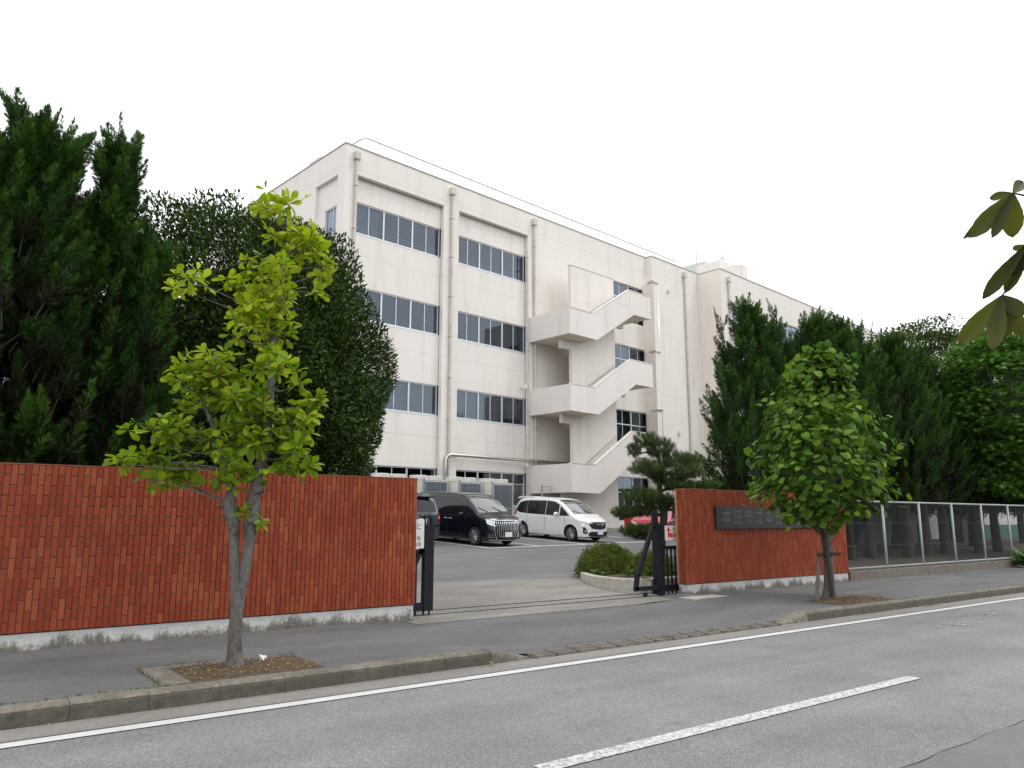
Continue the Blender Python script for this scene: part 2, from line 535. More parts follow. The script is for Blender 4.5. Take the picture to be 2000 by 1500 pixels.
M['leaf_chest'] = leafmat('chestnut_leaf', [(0, (.045, .055, .012)), (.5, (.075, .085, .016)), (1, (.10, .115, .022))], trans=.45, rough=.5, tint=(1.1, 1.05, .5))
# vehicles
M['paint_black'] = pm('black_paint', (.005, .006, .012), .2, .1, 2, spec=.3, coat=.45)
M['paint_white'] = pm('white_paint', (.80, .80, .80), .25, .02, 2, coat=1.0)
M['paint_blue'] = pm('bluegrey_paint', (.085, .105, .145), .28, .05, 2, metal=.5, coat=1.0)
M['paint_red'] = pm('red_paint', (.45, .008, .03), .25, .03, 2, coat=1.0)
M['car_glass'] = pm('car_glass', (.010, .012, .014), .06, .1, 1, spec=.42)
M['car_shield'] = pm('windscreen_glass', (.05, .058, .056), .04, .25, 1.5, spec=1.0, coat=1.0)
M['trim'] = pm('black_trim', (.012, .012, .013), .5, .1, 4)
M['tyre'] = pm('tyre_rubber', (.016, .016, .017), .85, .15, 10)
M['rim'] = pm('alloy', (.45, .46, .48), .3, .05, 4, metal=.85)
M['chrome'] = pm('chrome', (.75, .77, .80), .12, .03, 4, metal=1.0)
M['lamp'] = pm('lamp_lens', (.55, .57, .60), .12, .12, 20, metal=.4, coat=1.0)
M['lamp_red'] = pm('red_lens', (.35, .012, .012), .15, .1, 10, coat=1.0)
M['plate'] = pm('number_plate', (.82, .82, .82), .5, .01, 3)
# ------------------------------------------------------------------ ground
def zlot(x, y):
    return .10 + .055 * (min(y, 29.5) - 10.8)
def zpave(x, y):
    def sm(a, b, t):
        t = min(1, max(0, (t - a) / (b - a))); return t * t * (3 - 2 * t)
    k = sm(4.7, 6.0, x) * (1 - sm(10.9, 12.1, x))
    d = .035 + .065 * min(1, max(0, (y - 7.65) / 2.95))
    return .15 * (1 - k) + d * k
def sheet(name, xs, ys, zf, m, kind='structure', smooth=True, parent=None):
    V = [(x, y, zf(x, y)) for y in ys for x in xs]
    nx = len(xs)
    F = [(j*nx+i, j*nx+i+1, (j+1)*nx+i+1, (j+1)*nx+i) for j in range(len(ys)-1) for i in range(nx-1)]
    o = add(name, mesh_from(name, V, F, m, smooth=smooth), parent)
    if kind: tag(o, kind=kind)
    return o
def flat(name, poly, z, m, kind='structure', parent=None):
    o = add(name, mesh_from(name, [(x, y, z) for x, y in poly], [tuple(range(len(poly)))], m), parent)
    if kind: tag(o, kind=kind)
    return o

flat('ground', [(-900, -900), (900, -900), (900, 900), (-900, 900)], -.12, M['far_ground'])
sheet('road', np.linspace(-60, 160, 3), [-.6, 3, 7.46], lambda x, y: 0.0, M['asphalt'])
sheet('road_patch', np.linspace(-60, 160, 3), [-.6, 2.80], lambda x, y: .004, mat_pavement('patch_asphalt', (.172, .174, .178), .09))
sheet('gutter', np.linspace(-60, 160, 3), [7.06, 7.47], lambda x, y: .004, M['gutter'])
sheet('near_pavement', np.linspace(-60, 160, 3), [-4.0, -.6], lambda x, y: .12, M['pave'])
sheet('pavement', list(np.linspace(-60, 4, 12)) + list(np.linspace(4.3, 12.6, 40)) + list(np.linspace(13, 160, 12)), np.linspace(7.63, 10.80, 9), zpave, M['pave'])
sheet('car_park', [-30, 0, 20, 60, 120], [10.80, 20, 29.5, 60], zlot, M['lot'])
sheet('school_ground', list(np.linspace(17, 30, 6)) , [10.95, 13, 16, 17.5], lambda x, y: zlot(x, y) + .012, M['ground'])
sheet('school_ground', list(np.linspace(30, 120, 12)), [10.95, 13, 16, 20, 30], lambda x, y: zlot(x, y) + .012 if y < 29.6 else 1.2, M['ground'])
sheet('planting_bed', list(np.linspace(-30, 10.5, 30)), [10.95, 12, 14, 17.2], lambda x, y: zlot(x, y) + .008 if x < 6.0 else zlot(x, y) - .3, M['soil'])
# concrete apron inside the gate
xs = np.linspace(5.0, 13.8, 12)
V, F = [], []
for j in range(5):
    for x in xs:
        y1 = 14.7 - (x - 8.8) * .19
        y = 10.80 + (y1 - 10.80) * j / 4
        V.append((x, y, zlot(x, y) + .005))
nx = len(xs)
F = [(j*nx+i, j*nx+i+1, (j+1)*nx+i+1, (j+1)*nx+i) for j in range(4) for i in range(nx-1)]
tag(add('gate_apron', mesh_from('gate_apron', V, F, M['apron'])), kind='structure')
sheet('gate_sill', np.linspace(6.0, 12.45, 8), [10.3, 10.55, 10.80], lambda x, y: zpave(x, y) + .005, M['apron'])

# wavy seam in the asphalt
V, F = [], []
for i in range(120):
    x = -2 + i * .16
    y = 2.80 + .012 * sin(i * 1.3) + .008 * sin(i * .37)
    w = .0012 + .0048 * abs(sin(i * .9)) * abs(sin(i * .23))
    V += [(x, y - w, .0062), (x, y + w, .0062)]
F = [(2*i, 2*i+2, 2*i+3, 2*i+1) for i in range(119)]
tag(add('road_seam', mesh_from('road_seam', V, F, pm('seam_tar', (.03, .03, .032), .9))), kind='structure')

# painted lines
sheet('edge_line', list(np.linspace(-40, 120, 80)), [6.865, 7.005], lambda x, y: .008, M['line'])
for k, x0 in enumerate((-6.6, 3.40, 13.9, 24.0)):
    sheet('centre_line', np.linspace(x0, x0 + 5.0, 6), [4.13, 4.28], lambda x, y: .008, M['line_worn'])
r2 = np.random.default_rng(3)
mb = MB()
for cx, cy, n in ((13.4, 5.85, 14), (15.2, 6.1, 9), (12.9, 5.8, 5)):
    for i in range(n):
        x, y = cx + r2.normal(0, .38), cy + r2.normal(0, .05)
        a, w = r2.uniform(.02, .12), r2.uniform(.008, .025)
        k = 7
        mb.face([(x + a * cos(2*pi*t/k) * r2.uniform(.6, 1.2), y + w * sin(2*pi*t/k) * r2.uniform(.6, 1.3), .008) for t in range(k)])
tag(mb.build('worn_road_marks', M['line_worn'], fix=False), kind='structure')

# parking bay lines
bd = np.array([cos(radians(6.7)), sin(radians(6.7))])
bn = np.array([-bd[1], bd[0]])
def pline(name, p, q, w=.14):
    p, q = np.array(p, float), np.array(q, float)
    d = (q - p) / np.linalg.norm(q - p); s = np.array([-d[1], d[0]]) * w / 2
    V, n = [], 8
    for i in range(n + 1):
        c = p + (q - p) * i / n
        for e in (c - s, c + s):
            V.append((e[0], e[1], zlot(*e) + .010))
    tag(add(name, mesh_from(name, V, [(2*i, 2*i+2, 2*i+3, 2*i+1) for i in range(n)], M['line_bay'])), kind='structure')
P0 = np.array([15.40, 21.676])
pline('bay_front_line', P0 - bd * .05, P0 + bd * 10.2)
for k in range(0, 5):
    q = P0 + bd * 2.47 * k + bn * .06
    pline('bay_line', q, q + bn * 4.8)
q = P0 - bd * 2.47
pline('bay_line', q, q + bn * 4.8)

# ------------------------------------------------------------------ kerb
kerb = tag(empty('kerb', (0, 7.45, 0)), kind='structure')
KP = [(0.0, -.04), (.012, .10), (.022, .128), (.045, .147), (.075, .152), (.20, .152), (.20, -.04)]
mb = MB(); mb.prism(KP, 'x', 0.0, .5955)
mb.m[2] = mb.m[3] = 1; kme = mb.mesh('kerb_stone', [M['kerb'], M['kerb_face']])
def kstone(x):
    add('kerb_stone', kme, kerb, (x, random.uniform(-.004, .004), random.uniform(-.003, .002)))
x = 4.72
while x > -7: kstone(x); x -= .60
x = 11.62
while x < 46: kstone(x); x += .60
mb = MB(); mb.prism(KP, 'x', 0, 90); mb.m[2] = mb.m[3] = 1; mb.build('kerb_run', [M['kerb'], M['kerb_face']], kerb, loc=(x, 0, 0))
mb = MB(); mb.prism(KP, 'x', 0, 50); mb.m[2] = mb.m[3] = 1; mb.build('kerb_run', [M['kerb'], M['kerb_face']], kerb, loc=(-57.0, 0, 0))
def taper(x0, x1, h0, h1):
    def prof(h): return [(p[0], p[1] if p[1] < 0 else max(.004, p[1] * h)) for p in KP]
    a, b = prof(h0), prof(h1)
    n = len(a)
    V = [(x0, *p) for p in a] + [(x1, *p) for p in b]
    F = [tuple(range(n))[::-1], tuple(range(n, 2*n))] + [(i, (i+1) % n, n+(i+1) % n, n+i) for i in range(n)]
    m_ = MB(); m_.raw(V, F); m_.build('kerb_drop_stone', M['kerb'], kerb)
taper(5.325, 5.92, 1.0, .12)
taper(10.95, 11.61, .12, 1.0)

# ribbed ramp plates along the dropped kerb
ramp_o = tag(empty('driveway_ramp', (5.95, 7.42, 0)), 'row of ribbed grey ramp plates along the dropped kerb of the driveway', 'kerb ramp')
mb = MB()
def slab(x0, x1, y0, y1, z0a, z0b, t):
    mb.raw([(x0,y0,z0a),(x1,y0,z0a),(x1,y1,z0b),(x0,y1,z0b),(x0,y0,z0a+t),(x1,y0,z0a+t),(x1,y1,z0b+t),(x0,y1,z0b+t)],
           [(0,3,2,1),(4,5,6,7),(0,1,5,4),(1,2,6,5),(2,3,7,6),(3,0,4,7)])
slab(0.004, .340, 0, .235, .0, .022, .010)
for i in range(3):
    y = .02 + .075 * i
    slab(.02, .315, y, y + .042, .012 + y * .09, .012 + (y + .042) * .09, .014)
slab(.318, .336, 0, .235, .012, .034, .022)
rme = mb.mesh('ramp_plate', pm('ramp_rubber', (.15, .135, .115), .85, .35, 12, bmp=.3, stain=(.06, .055, .045), stscale=5))
for i in range(14):
    add('ramp_plate', rme, ramp_o, (i * .348, 0, random.uniform(0, .004)), (0, 0, random.uniform(-.012, .012)))

# tree pits
def pit(x0, x1, y0, y1, seed):
    r = np.random.default_rng(seed)
    nx, ny = 26, 10
    V, F = [], []
    for j in range(ny + 1):
        for i in range(nx + 1):
            u, v = i / nx, j / ny
            e = min(u, 1 - u, .5 * v, .5 * (1 - v)) * 5
            V.append((x0 + (x1 - x0) * u, y0 + (y1 - y0) * v, .152 + min(1, e) * (.012 + r.uniform(0, .014))))
    F = [(j*(nx+1)+i, j*(nx+1)+i+1, (j+1)*(nx+1)+i+1, (j+1)*(nx+1)+i) for j in range(ny) for i in range(nx)]
    tag(add('tree_pit_soil', mesh_from('tree_pit_soil', V, F, M['soil'], smooth=True)), kind='structure')
pit(2.12, 3.42, 7.66, 8.52, 1)
pit(13.0, 14.9, 7.66, 8.5, 2)
mb = MB()
mb.box((1.86, 7.66, .10), (2.115, 8.66, .157)); mb.box((2.115, 8.525, .10), (2.55, 8.66, .155))
tag(mb.build('tree_pit_edging', M['kerb']), kind='structure')
mb = MB(); mb.box((11.75, 9.9, .07), (12.75, 10.28, zpave(12, 10) + .012))
tag(mb.build('pavement_patch', M['conc_pale']), kind='structure')

# ------------------------------------------------------------------ brick walls
BP, RP, BZ0, BZ1 = .068, .2375, .35, 2.25
def brick_mesh(h, name):
    m_ = MB(); w, d, c = .060, .018, .004
    V = [(0,0,0),(w,0,0),(w,0,h),(0,0,h),(0,-d+c,0),(w,-d+c,0),(w,-d+c,h),(0,-d+c,h),(c,-d,c),(w-c,-d,c),(w-c,-d,h-c),(c,-d,h-c)]
    F = [(0,1,2,3),(0,4,5,1),(1,5,6,2),(2,6,7,3),(3,7,4,0),(4,8,9,5),(5,9,10,6),(6,10,11,7),(7,11,8,4),(8,11,10,9)]
    m_.raw(V, F)
    return m_.mesh(name, M['brick'])
BM = {'full': brick_mesh(RP - .010, 'brick'), 'low': brick_mesh(RP / 2 - .010, 'brick'), 'high': brick_mesh(RP / 2 - .010, 'brick')}
def columns(x0, x1):
    n = int((x1 - x0 + .008) / BP)
    for i in range(n):
        x = x0 + i * BP
        if i % 2 == 0:
            for k in range(8): yield x, BZ0 + k * RP + .005, 'full'
        else:
            yield x, BZ0 + .005, 'low'
            for k in range(7): yield x, BZ0 + RP / 2 + k * RP + .005, 'full'
            yield x, BZ0 + RP / 2 + 7 * RP + .005, 'high'
def joined(items, name, parent, frame):
    """many bricks as one part"""
    mb = MB()
    for x, z, k in items:
        me = BM[k]
        j = random.uniform(-.0015, .0015)
        mb.raw([frame(v.co.x + x, v.co.y + j, v.co.z + z) for v in me.vertices], [tuple(p.vertices) for p in me.polygons])
    o = mb.build(name, M['brick'], parent)
    tag(o, kind='stuff')
    return o
def brick_wall(x0, x1, label, near=None, mortar='mortar', left_end=False):
    w = tag(empty('brick_wall', (x0, 10.6, 0)), label, 'wall')
    L = x1 - x0
    mb = MB(); mb.box((0.0, .018, BZ0), (L, .282, BZ1)); mb.build('wall_core', M[mortar], w)
    mb = MB(); mb.box((.02, .03, -.05), (L - .02, .27, BZ0 - .012)); mb.build('plinth', M['plinth'], w)
    mb = MB(); mb.box((0, .0, BZ1 + .001), (L, .30, BZ1 + .016)); mb.build('coping', M['cap'], w)
    items = list(columns(0.004, L))
    singles = [i for i in items if near and near[0] <= i[0] + x0 < near[1]][:300]
    ss = set((round(i[0], 4), round(i[1], 4)) for i in singles)
    rest = [i for i in items if (round(i[0], 4), round(i[1], 4)) not in ss]
    for x, z, k in singles:
        add('brick', BM[k], w, (x, .018 + random.uniform(-.0015, .0015), z))
    back = list(columns(0.004, L))
    joined(rest, 'brickwork', w, lambda x, y, z: (x, .018 + y, z))
    if left_end:
        joined(list(columns(0.024, .28)), 'brickwork', w, lambda x, y, z: (y, x, z))
    return w
wall_left = brick_wall(-4.0, 6.14, 'long red brick wall behind the two stemmed yellow green tree, left of the gate', near=(.50, 2.9))
M['mortar_pale'] = pm('pale_mortar', (.34, .20, .13), .95, .3, 12)
wall_right = brick_wall(12.43, 18.42, 'shorter red brick wall carrying the black stone nameplate, right of the gate', mortar='mortar_pale', left_end=True)

def text_mesh(body, size, depth, name, m):
    cu = bpy.data.curves.new(name, 'FONT')
    cu.body = body; cu.size = size; cu.extrude = depth
    cu.align_x = 'CENTER'; cu.align_y = 'CENTER'
    t = bpy.data.objects.new(name, cu); COL.objects.link(t)
    bpy.context.view_layer.update()
    dg = bpy.context.evaluated_depsgraph_get()
    me = bpy.data.meshes.new_from_object(t.evaluated_get(dg))
    bpy.data.objects.remove(t); bpy.data.curves.remove(cu)
    me.materials.clear(); me.materials.append(m)
    me.name = name
    return me

plaque = tag(empty('nameplate', (13.33, 10.6, 1.44)), 'black polished stone nameplate with carved school name on the right brick wall', 'nameplate')
mb = MB(); mb.box((0, -.045, 0), (4.05, -.002, .47), bev=.006); mb.build('stone_slab', M['granite'], plaque)
for i, ch in enumerate('本庄市立本庄南小学校'):
    add('character', text_mesh(ch, .34, .003, 'character', M['engraved']), plaque, (.36 + i * .375, -.0465, .235), (radians(90), 0, 0), (.92, 1.05, 1))

# ------------------------------------------------------------------ gates
def bar(mb, p, q, w, d):
    """square bar from p to q in the x-z plane, depth d in y"""
    p, q = np.array(p, float), np.array(q, float)
    t = q - p; t /= np.linalg.norm(t); s = np.array([-t[2], 0, t[0]]) * w / 2
    y = np.array([0, d / 2, 0])
    V = [p-s-y, p+s-y, q+s-y, q-s-y, p-s+y, p+s+y, q+s+y, q-s+y]
    mb.raw(V, [(0,1,2,3),(7,6,5,4),(0,4,5,1),(1,5,6,2),(2,6,7,3),(3,7,4,0)])
gl = tag(empty('sliding_gate', (6.6, 11.05, .1)), 'black steel sliding gate drawn back behind the end of the left brick wall', 'gate', 'black sliding school gates')
mb = MB(); mb.box((-.07, -.05, .09), (.10, .05, 1.43)); mb.build('gate_post', M['black'], gl)
mb = MB(); mb.box((.034, -.0502, .095), (.040, -.053, 1.42)); mb.build('post_groove', M['black'], gl)
for x in (-.055, .075):
    mb = MB(); mb.box((x - .016, -.02, 1.43), (x + .016, .02, 1.56)); mb.build('post_stub', M['black'], gl)
mb = MB(); bar(mb, (-.10, 0, 1.06), (-.52, 0, .30), .075, .06); mb.build('brace', M['black'], gl)
mb = MB(); mb.box((-3.2, -.03, .98), (-.07, .03, 1.05)); mb.box((-3.2, -.03, .10), (-.07, .03, .22)); mb.build('gate_rail', M['black'], gl)
mb = MB(); mb.box((-.02, -.012, 0)  , (.02, .012, .94)); pk = mb.mesh('picket', M['black'])
for i in range(22):
    add('picket', pk, gl, (-.20 - i * .14, 0, .02), scale=(.7, 1, 1.0))
for x in (-.05, .055):
    mb = MB(); mb.box((x - .012, -.012, -.01), (x + .012, .012, .09)); mb.build('picket', M['black'], gl)

gr = tag(empty('sliding_gate', (12.1, 11.05, .1)), 'black steel sliding gate with slanted nose frame, right of the driveway', 'gate', 'black sliding school gates')
mb = MB()
bar(mb, (-.17, 0, 1.40), (-.66, 0, .44), .085, .07)
bar(mb, (-.66, 0, .46), (-.71, 0, .16), .085, .07)
bar(mb, (-.75, 0, .18), (.08, 0, .18), .085, .07)
bar(mb, (-.20, 0, 1.385), (.10, 0, 1.385), .06, .07)
mb.build('nose_frame', M['black'], gr)
mb = MB(); mb.box((-.05, -.05, .03), (.06, .05, 1.40)); mb.build('gate_post', M['black'], gr)
mb = MB(); mb.box((.062, -.025, .93), (2.9, .025, 1.0)); mb.box((.062, -.025, .10), (2.9, .025, .22)); mb.build('gate_rail', M['black'], gr)
for i in range(20):
    add('picket', pk, gr, (.11 + i * .12, 0, .04), scale=(.85, 1, 1.0))
for x in (-.45, .02):
    mb = MB(); mb.lathe([(.012, -.02), (.05, -.02), (.05, .02), (.012, .02)], (x, 0, .055), 'y', 14); mb.build('gate_wheel', M['black'], gr)
gp = tag(empty('gate_guide_post', (12.28, 11.32, .12)), 'tall slim black guide post rising behind the right sliding gate', 'post')
mb = MB(); mb.box((-.05, -.05, 0), (.05, .05, 1.70), bev=.006); mb.build('post', M['black'], gp)
mb = MB(); mb.box((-.11, -.11, -.02), (.11, .11, .03)); mb.build('base_plate', M['black'], gp)
gt = tag(empty('gate_track', (6.0, 11.05, .11)), 'pair of steel gate rails set across the driveway between the brick walls', 'gate track')
for y in (-.0, .36):
    mb = MB(); mb.box((0, y - .016, -.02), (6.6, y + .016, .018 + .055 * y)); mb.build('track_rail', M['dark_box'], gt)

# signs hung on the gates
sg = tag(empty('school_notice', (6.18, 10.985, 1.17)), 'white notice board with black writing hung on the left sliding gate', 'sign')
mb = MB(); mb.box((-.36, -.012, 0), (.315, .006, .46), bev=.004); mb.build('board', M['sign_white'], sg)
for txt, x, z, s_ in (('止まること', -.02, .345, .115), ('学校長', .14, .155, .075), ('教育委員会', .075, .065, .075)):
    add('lettering', text_mesh(txt, s_, .0008, 'lettering', M['ink']), sg, (x, -.0135, z), (radians(90), 0, 0))
sr = tag(empty('arrow_sign', (12.2, 10.975, 1.21)), 'white sign with a red up arrow hung on the right sliding gate', 'sign')
mb = MB(); mb.box((0, -.010, 0), (.62, .006, .30), bev=.003); mb.build('board', M['sign_white'], sr)
mb = MB(); mb.prism([(.035, .19), (.085, .19), (.085, .15), (.115, .15), (.115, .19), (.165, .19), (.10, .285)], 'y', -.0125, -.0105); mb.build('arrow', M['sign_red'], sr)
mb = MB(); mb.box((.075, -.0125, .068), (.58, -.0105, .158)); mb.build('red_panel', M['sign_red'], sr)
add('lettering', text_mesh('学校敷地内', .062, .0006, 'lettering', M['sign_white']), sr, (.33, -.0135, .13), (radians(90), 0, 0))
add('lettering', text_mesh('立入禁止', .05, .0006, 'lettering', M['sign_white']), sr, (.33, -.0135, .088), (radians(90), 0, 0))
add('lettering', text_mesh('受付', .10, .0006, 'lettering', M['ink_green']), sr, (.31, -.0115, .225), (radians(90), 0, 0))

# ------------------------------------------------------------------ chain link fence
fn = tag(empty('chain_link_fence', (18.45, 10.66, 0)), 'chain link fence with pale posts on a low concrete base, right of the nameplate wall', 'fence')
mb = MB(); mb.box((.02, -.06, .0), (60, .12, .37), bev=.008); mb.build('base_wall', M['conc_old'], fn)
mb = MB(); mb.tube([(0, .03, .43), (60, .03, .45)], .024, 8); mb.build('bottom_rail', M['fence_green'], fn, smooth=True)
mb = MB(); mb.tube([(0, .03, 2.11), (60, .03, 2.16)], .024, 8); mb.build('top_rail', M['fence_green'], fn, smooth=True)
mb = MB(); mb.tube([(0, 0, .3), (0, 0, 2.14)], .034, 10); pme = mb.mesh('fence_post', M['fence_green'], True)
for i in range(30):
    add('fence_post', pme, fn, (1.985 + i * 2.0 if i else 1.985, .03, 0))
mb = MB()
step, hh = .056 * sqrt(2), 1.68
for i in range(int(60 / step)):
    x = i * step
    for s_ in (1, -1):
        a, b = (x, 2.11), (x + s_ * hh, 2.11 - hh)
        if not (-.05 < b[0] < 60): 
            continue
        mb.tube([(a[0], .03 + .002 * s_, a[1]), (b[0], .03 + .002 * s_, b[1])], .0017, 3, cap=False)
for z in (.98, 1.55):
    mb.tube([(0, .03, z), (60, .03, z)], .003, 3)
tag(mb.build('chain_mesh', M['wire'], fn, fix=False), kind='stuff')

# low buildings glimpsed behind the trees on the right
wb = tag(empty('low_white_building', (41.8, 20.5, .55)), 'low white walled outbuilding seen between tree trunks behind the chain link fence', 'building')
mb = MB(); mb.box((0, 0, .0), (5.2, 5, 3.1)); mb.build('wall', M['white_wall'], wb)
mb = MB(); mb.box((-.2, -.3, 3.1), (5.4, 5.3, 3.35)); mb.build('roof', M['grey_wall'], wb)
mb = MB(); mb.tube([(0, -.02, 1.55), (5.2, -.02, 1.45)], .03, 6); mb.build('wall_pipe', M['dark_box'], wb)
gb = tag(empty('low_white_building', (49.6, 20.0, .55)), 'low white building with a dark green base, farther right behind the fence', 'building')
mb = MB(); mb.box((0, 0, .85), (30, 5, 3.2)); mb.build('wall', M['white_wall'], gb)
mb = MB(); mb.box((-.02, -.05, -.1), (30.02, 4.9, .85)); mb.build('base', M['green_wall'], gb)
gs = tag(empty('grey_shed', (31.5, 19.0, .5)), 'dark grey shed in the shade behind the left end of the fence', 'shed')
mb = MB(); mb.box((0, 0, 0), (8.2, 4, 2.9)); mb.build('wall', M['grey_wall'], gs)
mb = MB(); mb.prism([(-.2, 2.9), (4.2, 2.9), (4.2, 3.1), (-.2, 3.3)], 'x', -.15, 8.35); mb.build('roof', M['dark_box'], gs)
ub = tag(empty('utility_cabinet', (42.2, 18.0, .48)), 'dark utility cabinet between tree trunks beside the white outbuilding', 'cabinet')
mb = MB(); mb.box((0, 0, 0), (2.6, 1.2, 1.9)); mb.build('case', M['dark_box'], ub)
mb = MB(); mb.box((-.1, -.1, 1.9), (2.7, 1.3, 2.0)); mb.build('lid', M['grey_wall'], ub)
# ------------------------------------------------------------------ school building
KB = 1.05
school = tag(empty('school_building', (12.966, 29.173, -.08), radians(6.7)),
             'four storey cream concrete school block with outside stairs, behind the parked cars', 'building')
def sb(mb, name, mats, smooth=False, parent=None):
    return mb.build(name, mats, parent or school, smooth, scale=KB)
def holed(mb, u0, u1, z0, z1, holes, yf, yb, flip=None, mi=0):
    """wall slab with rectangular openings; flip swaps u and y for end walls"""
    T = flip or (lambda u, y, z: (u, y, z))
    us = sorted({u0, u1, *[h[0] for h in holes], *[h[1] for h in holes]})
    zs = sorted({z0, z1, *[h[2] for h in holes], *[h[3] for h in holes]})
    def solid(i, k):
        if not (0 <= i < len(us) - 1 and 0 <= k < len(zs) - 1): return False
        cu, cz = (us[i] + us[i+1]) / 2, (zs[k] + zs[k+1]) / 2
        return not any(h[0] < cu < h[1] and h[2] < cz < h[3] for h in holes)
    for i in range(len(us) - 1):
        for k in range(len(zs) - 1):
            if not solid(i, k): continue
            a, b, c, d = us[i], us[i+1], zs[k], zs[k+1]
            mb.face([T(a, yf, c), T(b, yf, c), T(b, yf, d), T(a, yf, d)], mi)
            mb.face([T(b, yb, c), T(a, yb, c), T(a, yb, d), T(b, yb, d)], mi)
            if not solid(i-1, k): mb.face([T(a, yb, c), T(a, yf, c), T(a, yf, d), T(a, yb, d)], mi)
            if not solid(i+1, k): mb.face([T(b, yf, c), T(b, yb, c), T(b, yb, d), T(b, yf, d)], mi)
            if not solid(i, k-1): mb.face([T(a, yb, c), T(b, yb, c), T(b, yf, c), T(a, yf, c)], mi)
            if not solid(i, k+1): mb.face([T(a, yf, d), T(b, yf, d), T(b, yb, d), T(a, yb, d)], mi)

ROWS = [(2.30, 3.84), (6.14, 7.47), (9.75, 11.09), (13.37, 14.72)]
Z0, ZT = .5, 17.0
def window(u0, u1, z0, z1, y, ncol=6, transom=None, T=None, curtain=None, rails=False, depth=.06):
    """aluminium window band: frame, mullions, panes; stands in front of a shallow dark room"""
    flipped = T is not None
    T = T or (lambda u, yy, z: (u, yy, z))
    def bx(mb, a, b):
        p, q = T(*a), T(*b); mb.box(p, q)
    f = MB()
    t = .05
    bx(f, (u0, y, z0), (u1, y + depth, z0 + t)); bx(f, (u0, y, z1 - t), (u1, y + depth, z1))
    bx(f, (u0, y + .001, z0 + t), (u0 + t, y + depth, z1 - t)); bx(f, (u1 - t, y + .001, z0 + t), (u1, y + depth, z1 - t))
    bx(f, (u0 - .02, y - .06, z0 - .05), (u1 + .02, y + depth, z0 - .001))
    fr = sb(f, 'window', M['alu'])
    w = (u1 - u0) / ncol
    zr = [(z0 + t, z1 - t)] if transom is None else [(z0 + t, transom - .03), (transom + .03, z1 - t)]
    if transom is not None:
        m_ = MB(); bx(m_, (u0 + t, y - .008, transom - .03), (u1 - t, y + depth - .01, transom + .03)); sb(m_, 'transom', M['alu'], parent=fr)
    for i in range(1, ncol):
        major = (i % 2 == 0)
        hw = .038 if major else .018
        u = u0 + w * i
        for (za, zb) in zr:
            m_ = MB(); bx(m_, (u - hw, y + (.004 if major else .012), za), (u + hw, y + depth - .012, zb)); sb(m_, 'mullion', M['alu'], parent=fr)
    for i in range(ncol):
        a, b = u0 + w * i + .02, u0 + w * (i + 1) - .02
        yy = y + .030 + (.012 if i % 2 else 0)
        for (za, zb) in zr:
            m_ = MB(); q = [T(a, yy, za), T(b, yy, za), T(b, yy, zb), T(a, yy, zb)]; m_.face(q[::-1] if flipped else q); m_.build('pane', M['glass'], fr, scale=KB, fix=False)
    if curtain:
        for (ca, cb, cm) in curtain:
            n = int((cb - ca) / .035) + 2
            V, F = [], []
            for i in range(n):
                u = ca + (cb - ca) * i / (n - 1)
                d = y + .22 + .035 * sin(i * 1.15) + .015 * sin(i * .41)
                V += [T(u, d, z0 + .02), T(u, d, z1 - .03)]
            F = [(2*i, 2*i+2, 2*i+3, 2*i+1) for i in range(n - 1)]
            m_ = MB(); m_.raw(V, F); sb(m_, 'curtain', M[cm], smooth=True, parent=fr)
    if rails:
        m_ = MB()
        for zz in (z0 + .22, z0 + .36):
            m_.tube([T(u0 + .05, y + .14, zz), T(u1 - .05, y + .14, zz)], .014, 6)
        n = int(rails)
        for i in range(n):
            u = u0 + (u1 - u0) * (i + .5) / n
            hgt = .30 + .22 * ((i * 7) % 3) / 2
            m_.tube([T(u, y + .17, z0 + .05), T(u, y + .17, z0 + hgt)], .011, 5)
            m_.tube([T(u + .16, y + .17, z0 + .05), T(u + .16, y + .17, z0 + hgt)], .011, 5)
            m_.tube([T(u, y + .17, z0 + hgt), T(u + .16, y + .17, z0 + hgt)], .011, 5)
        sb(m_, 'inside_rail', M['rail_white'], parent=fr)
    return fr

# --- west block: bays between piers, panels recessed
bays = [(.62, 5.20), (6.10, 10.60)]
DREC = .22
mb = MB()
holed(mb, 0, 20.45, Z0, ZT, [(b0, b1, Z0 - 1, 15.80) for b0, b1 in bays] + [(17.2, 20.35, z, z2) for z, z2 in ((12.75, 14.95), (9.15, 11.33), (5.5, 7.66), (1.6, 3.98))], 0.0, .20)
sb(mb, 'facade_wall', M['wall'])
mb = MB()
for b0, b1 in bays:
    holed(mb, b0, b1, Z0, 15.80, [(b0, b1, z, z2) for z, z2 in ROWS], DREC, .50)
sb(mb, 'recessed_panel', M['wall'])
mb = MB()
for b0, b1 in bays:
    mb.box((b0, .03, 15.745), (b1, .19, 15.80))
sb(mb, 'bay_soffit', M['joint'])
cg, cb_ = 'curtain_green', 'curtain_brown'
cur = {(0, 1): [(.7, 5.15, cg)], (1, 1): [(6.2, 7.75, cg), (7.9, 8.3, cg), (8.4, 9.0, cb_), (9.7, 10.5, cb_)], (1, 0): [(8.1, 8.9, cb_), (9.1, 9.7, cb_), (9.9, 10.4, cb_)]}
for bi, (b0, b1) in enumerate(bays):
    for ri, (z, z2) in enumerate(ROWS):
        window(b0 + .02, b1 - .02, z, z2, DREC + .05, 6, curtain=cur.get((bi, ri)), rails=(0 if ri < 3 else (2, 9)[bi]))
for z, z2, tr in ((12.75, 14.95, 14.12), (9.15, 11.33, 10.52), (5.5, 7.66, 6.86), (1.6, 3.98, 3.14)):
    window(17.22, 20.33, z, z2, .10, 4, transom=tr, curtain=None)
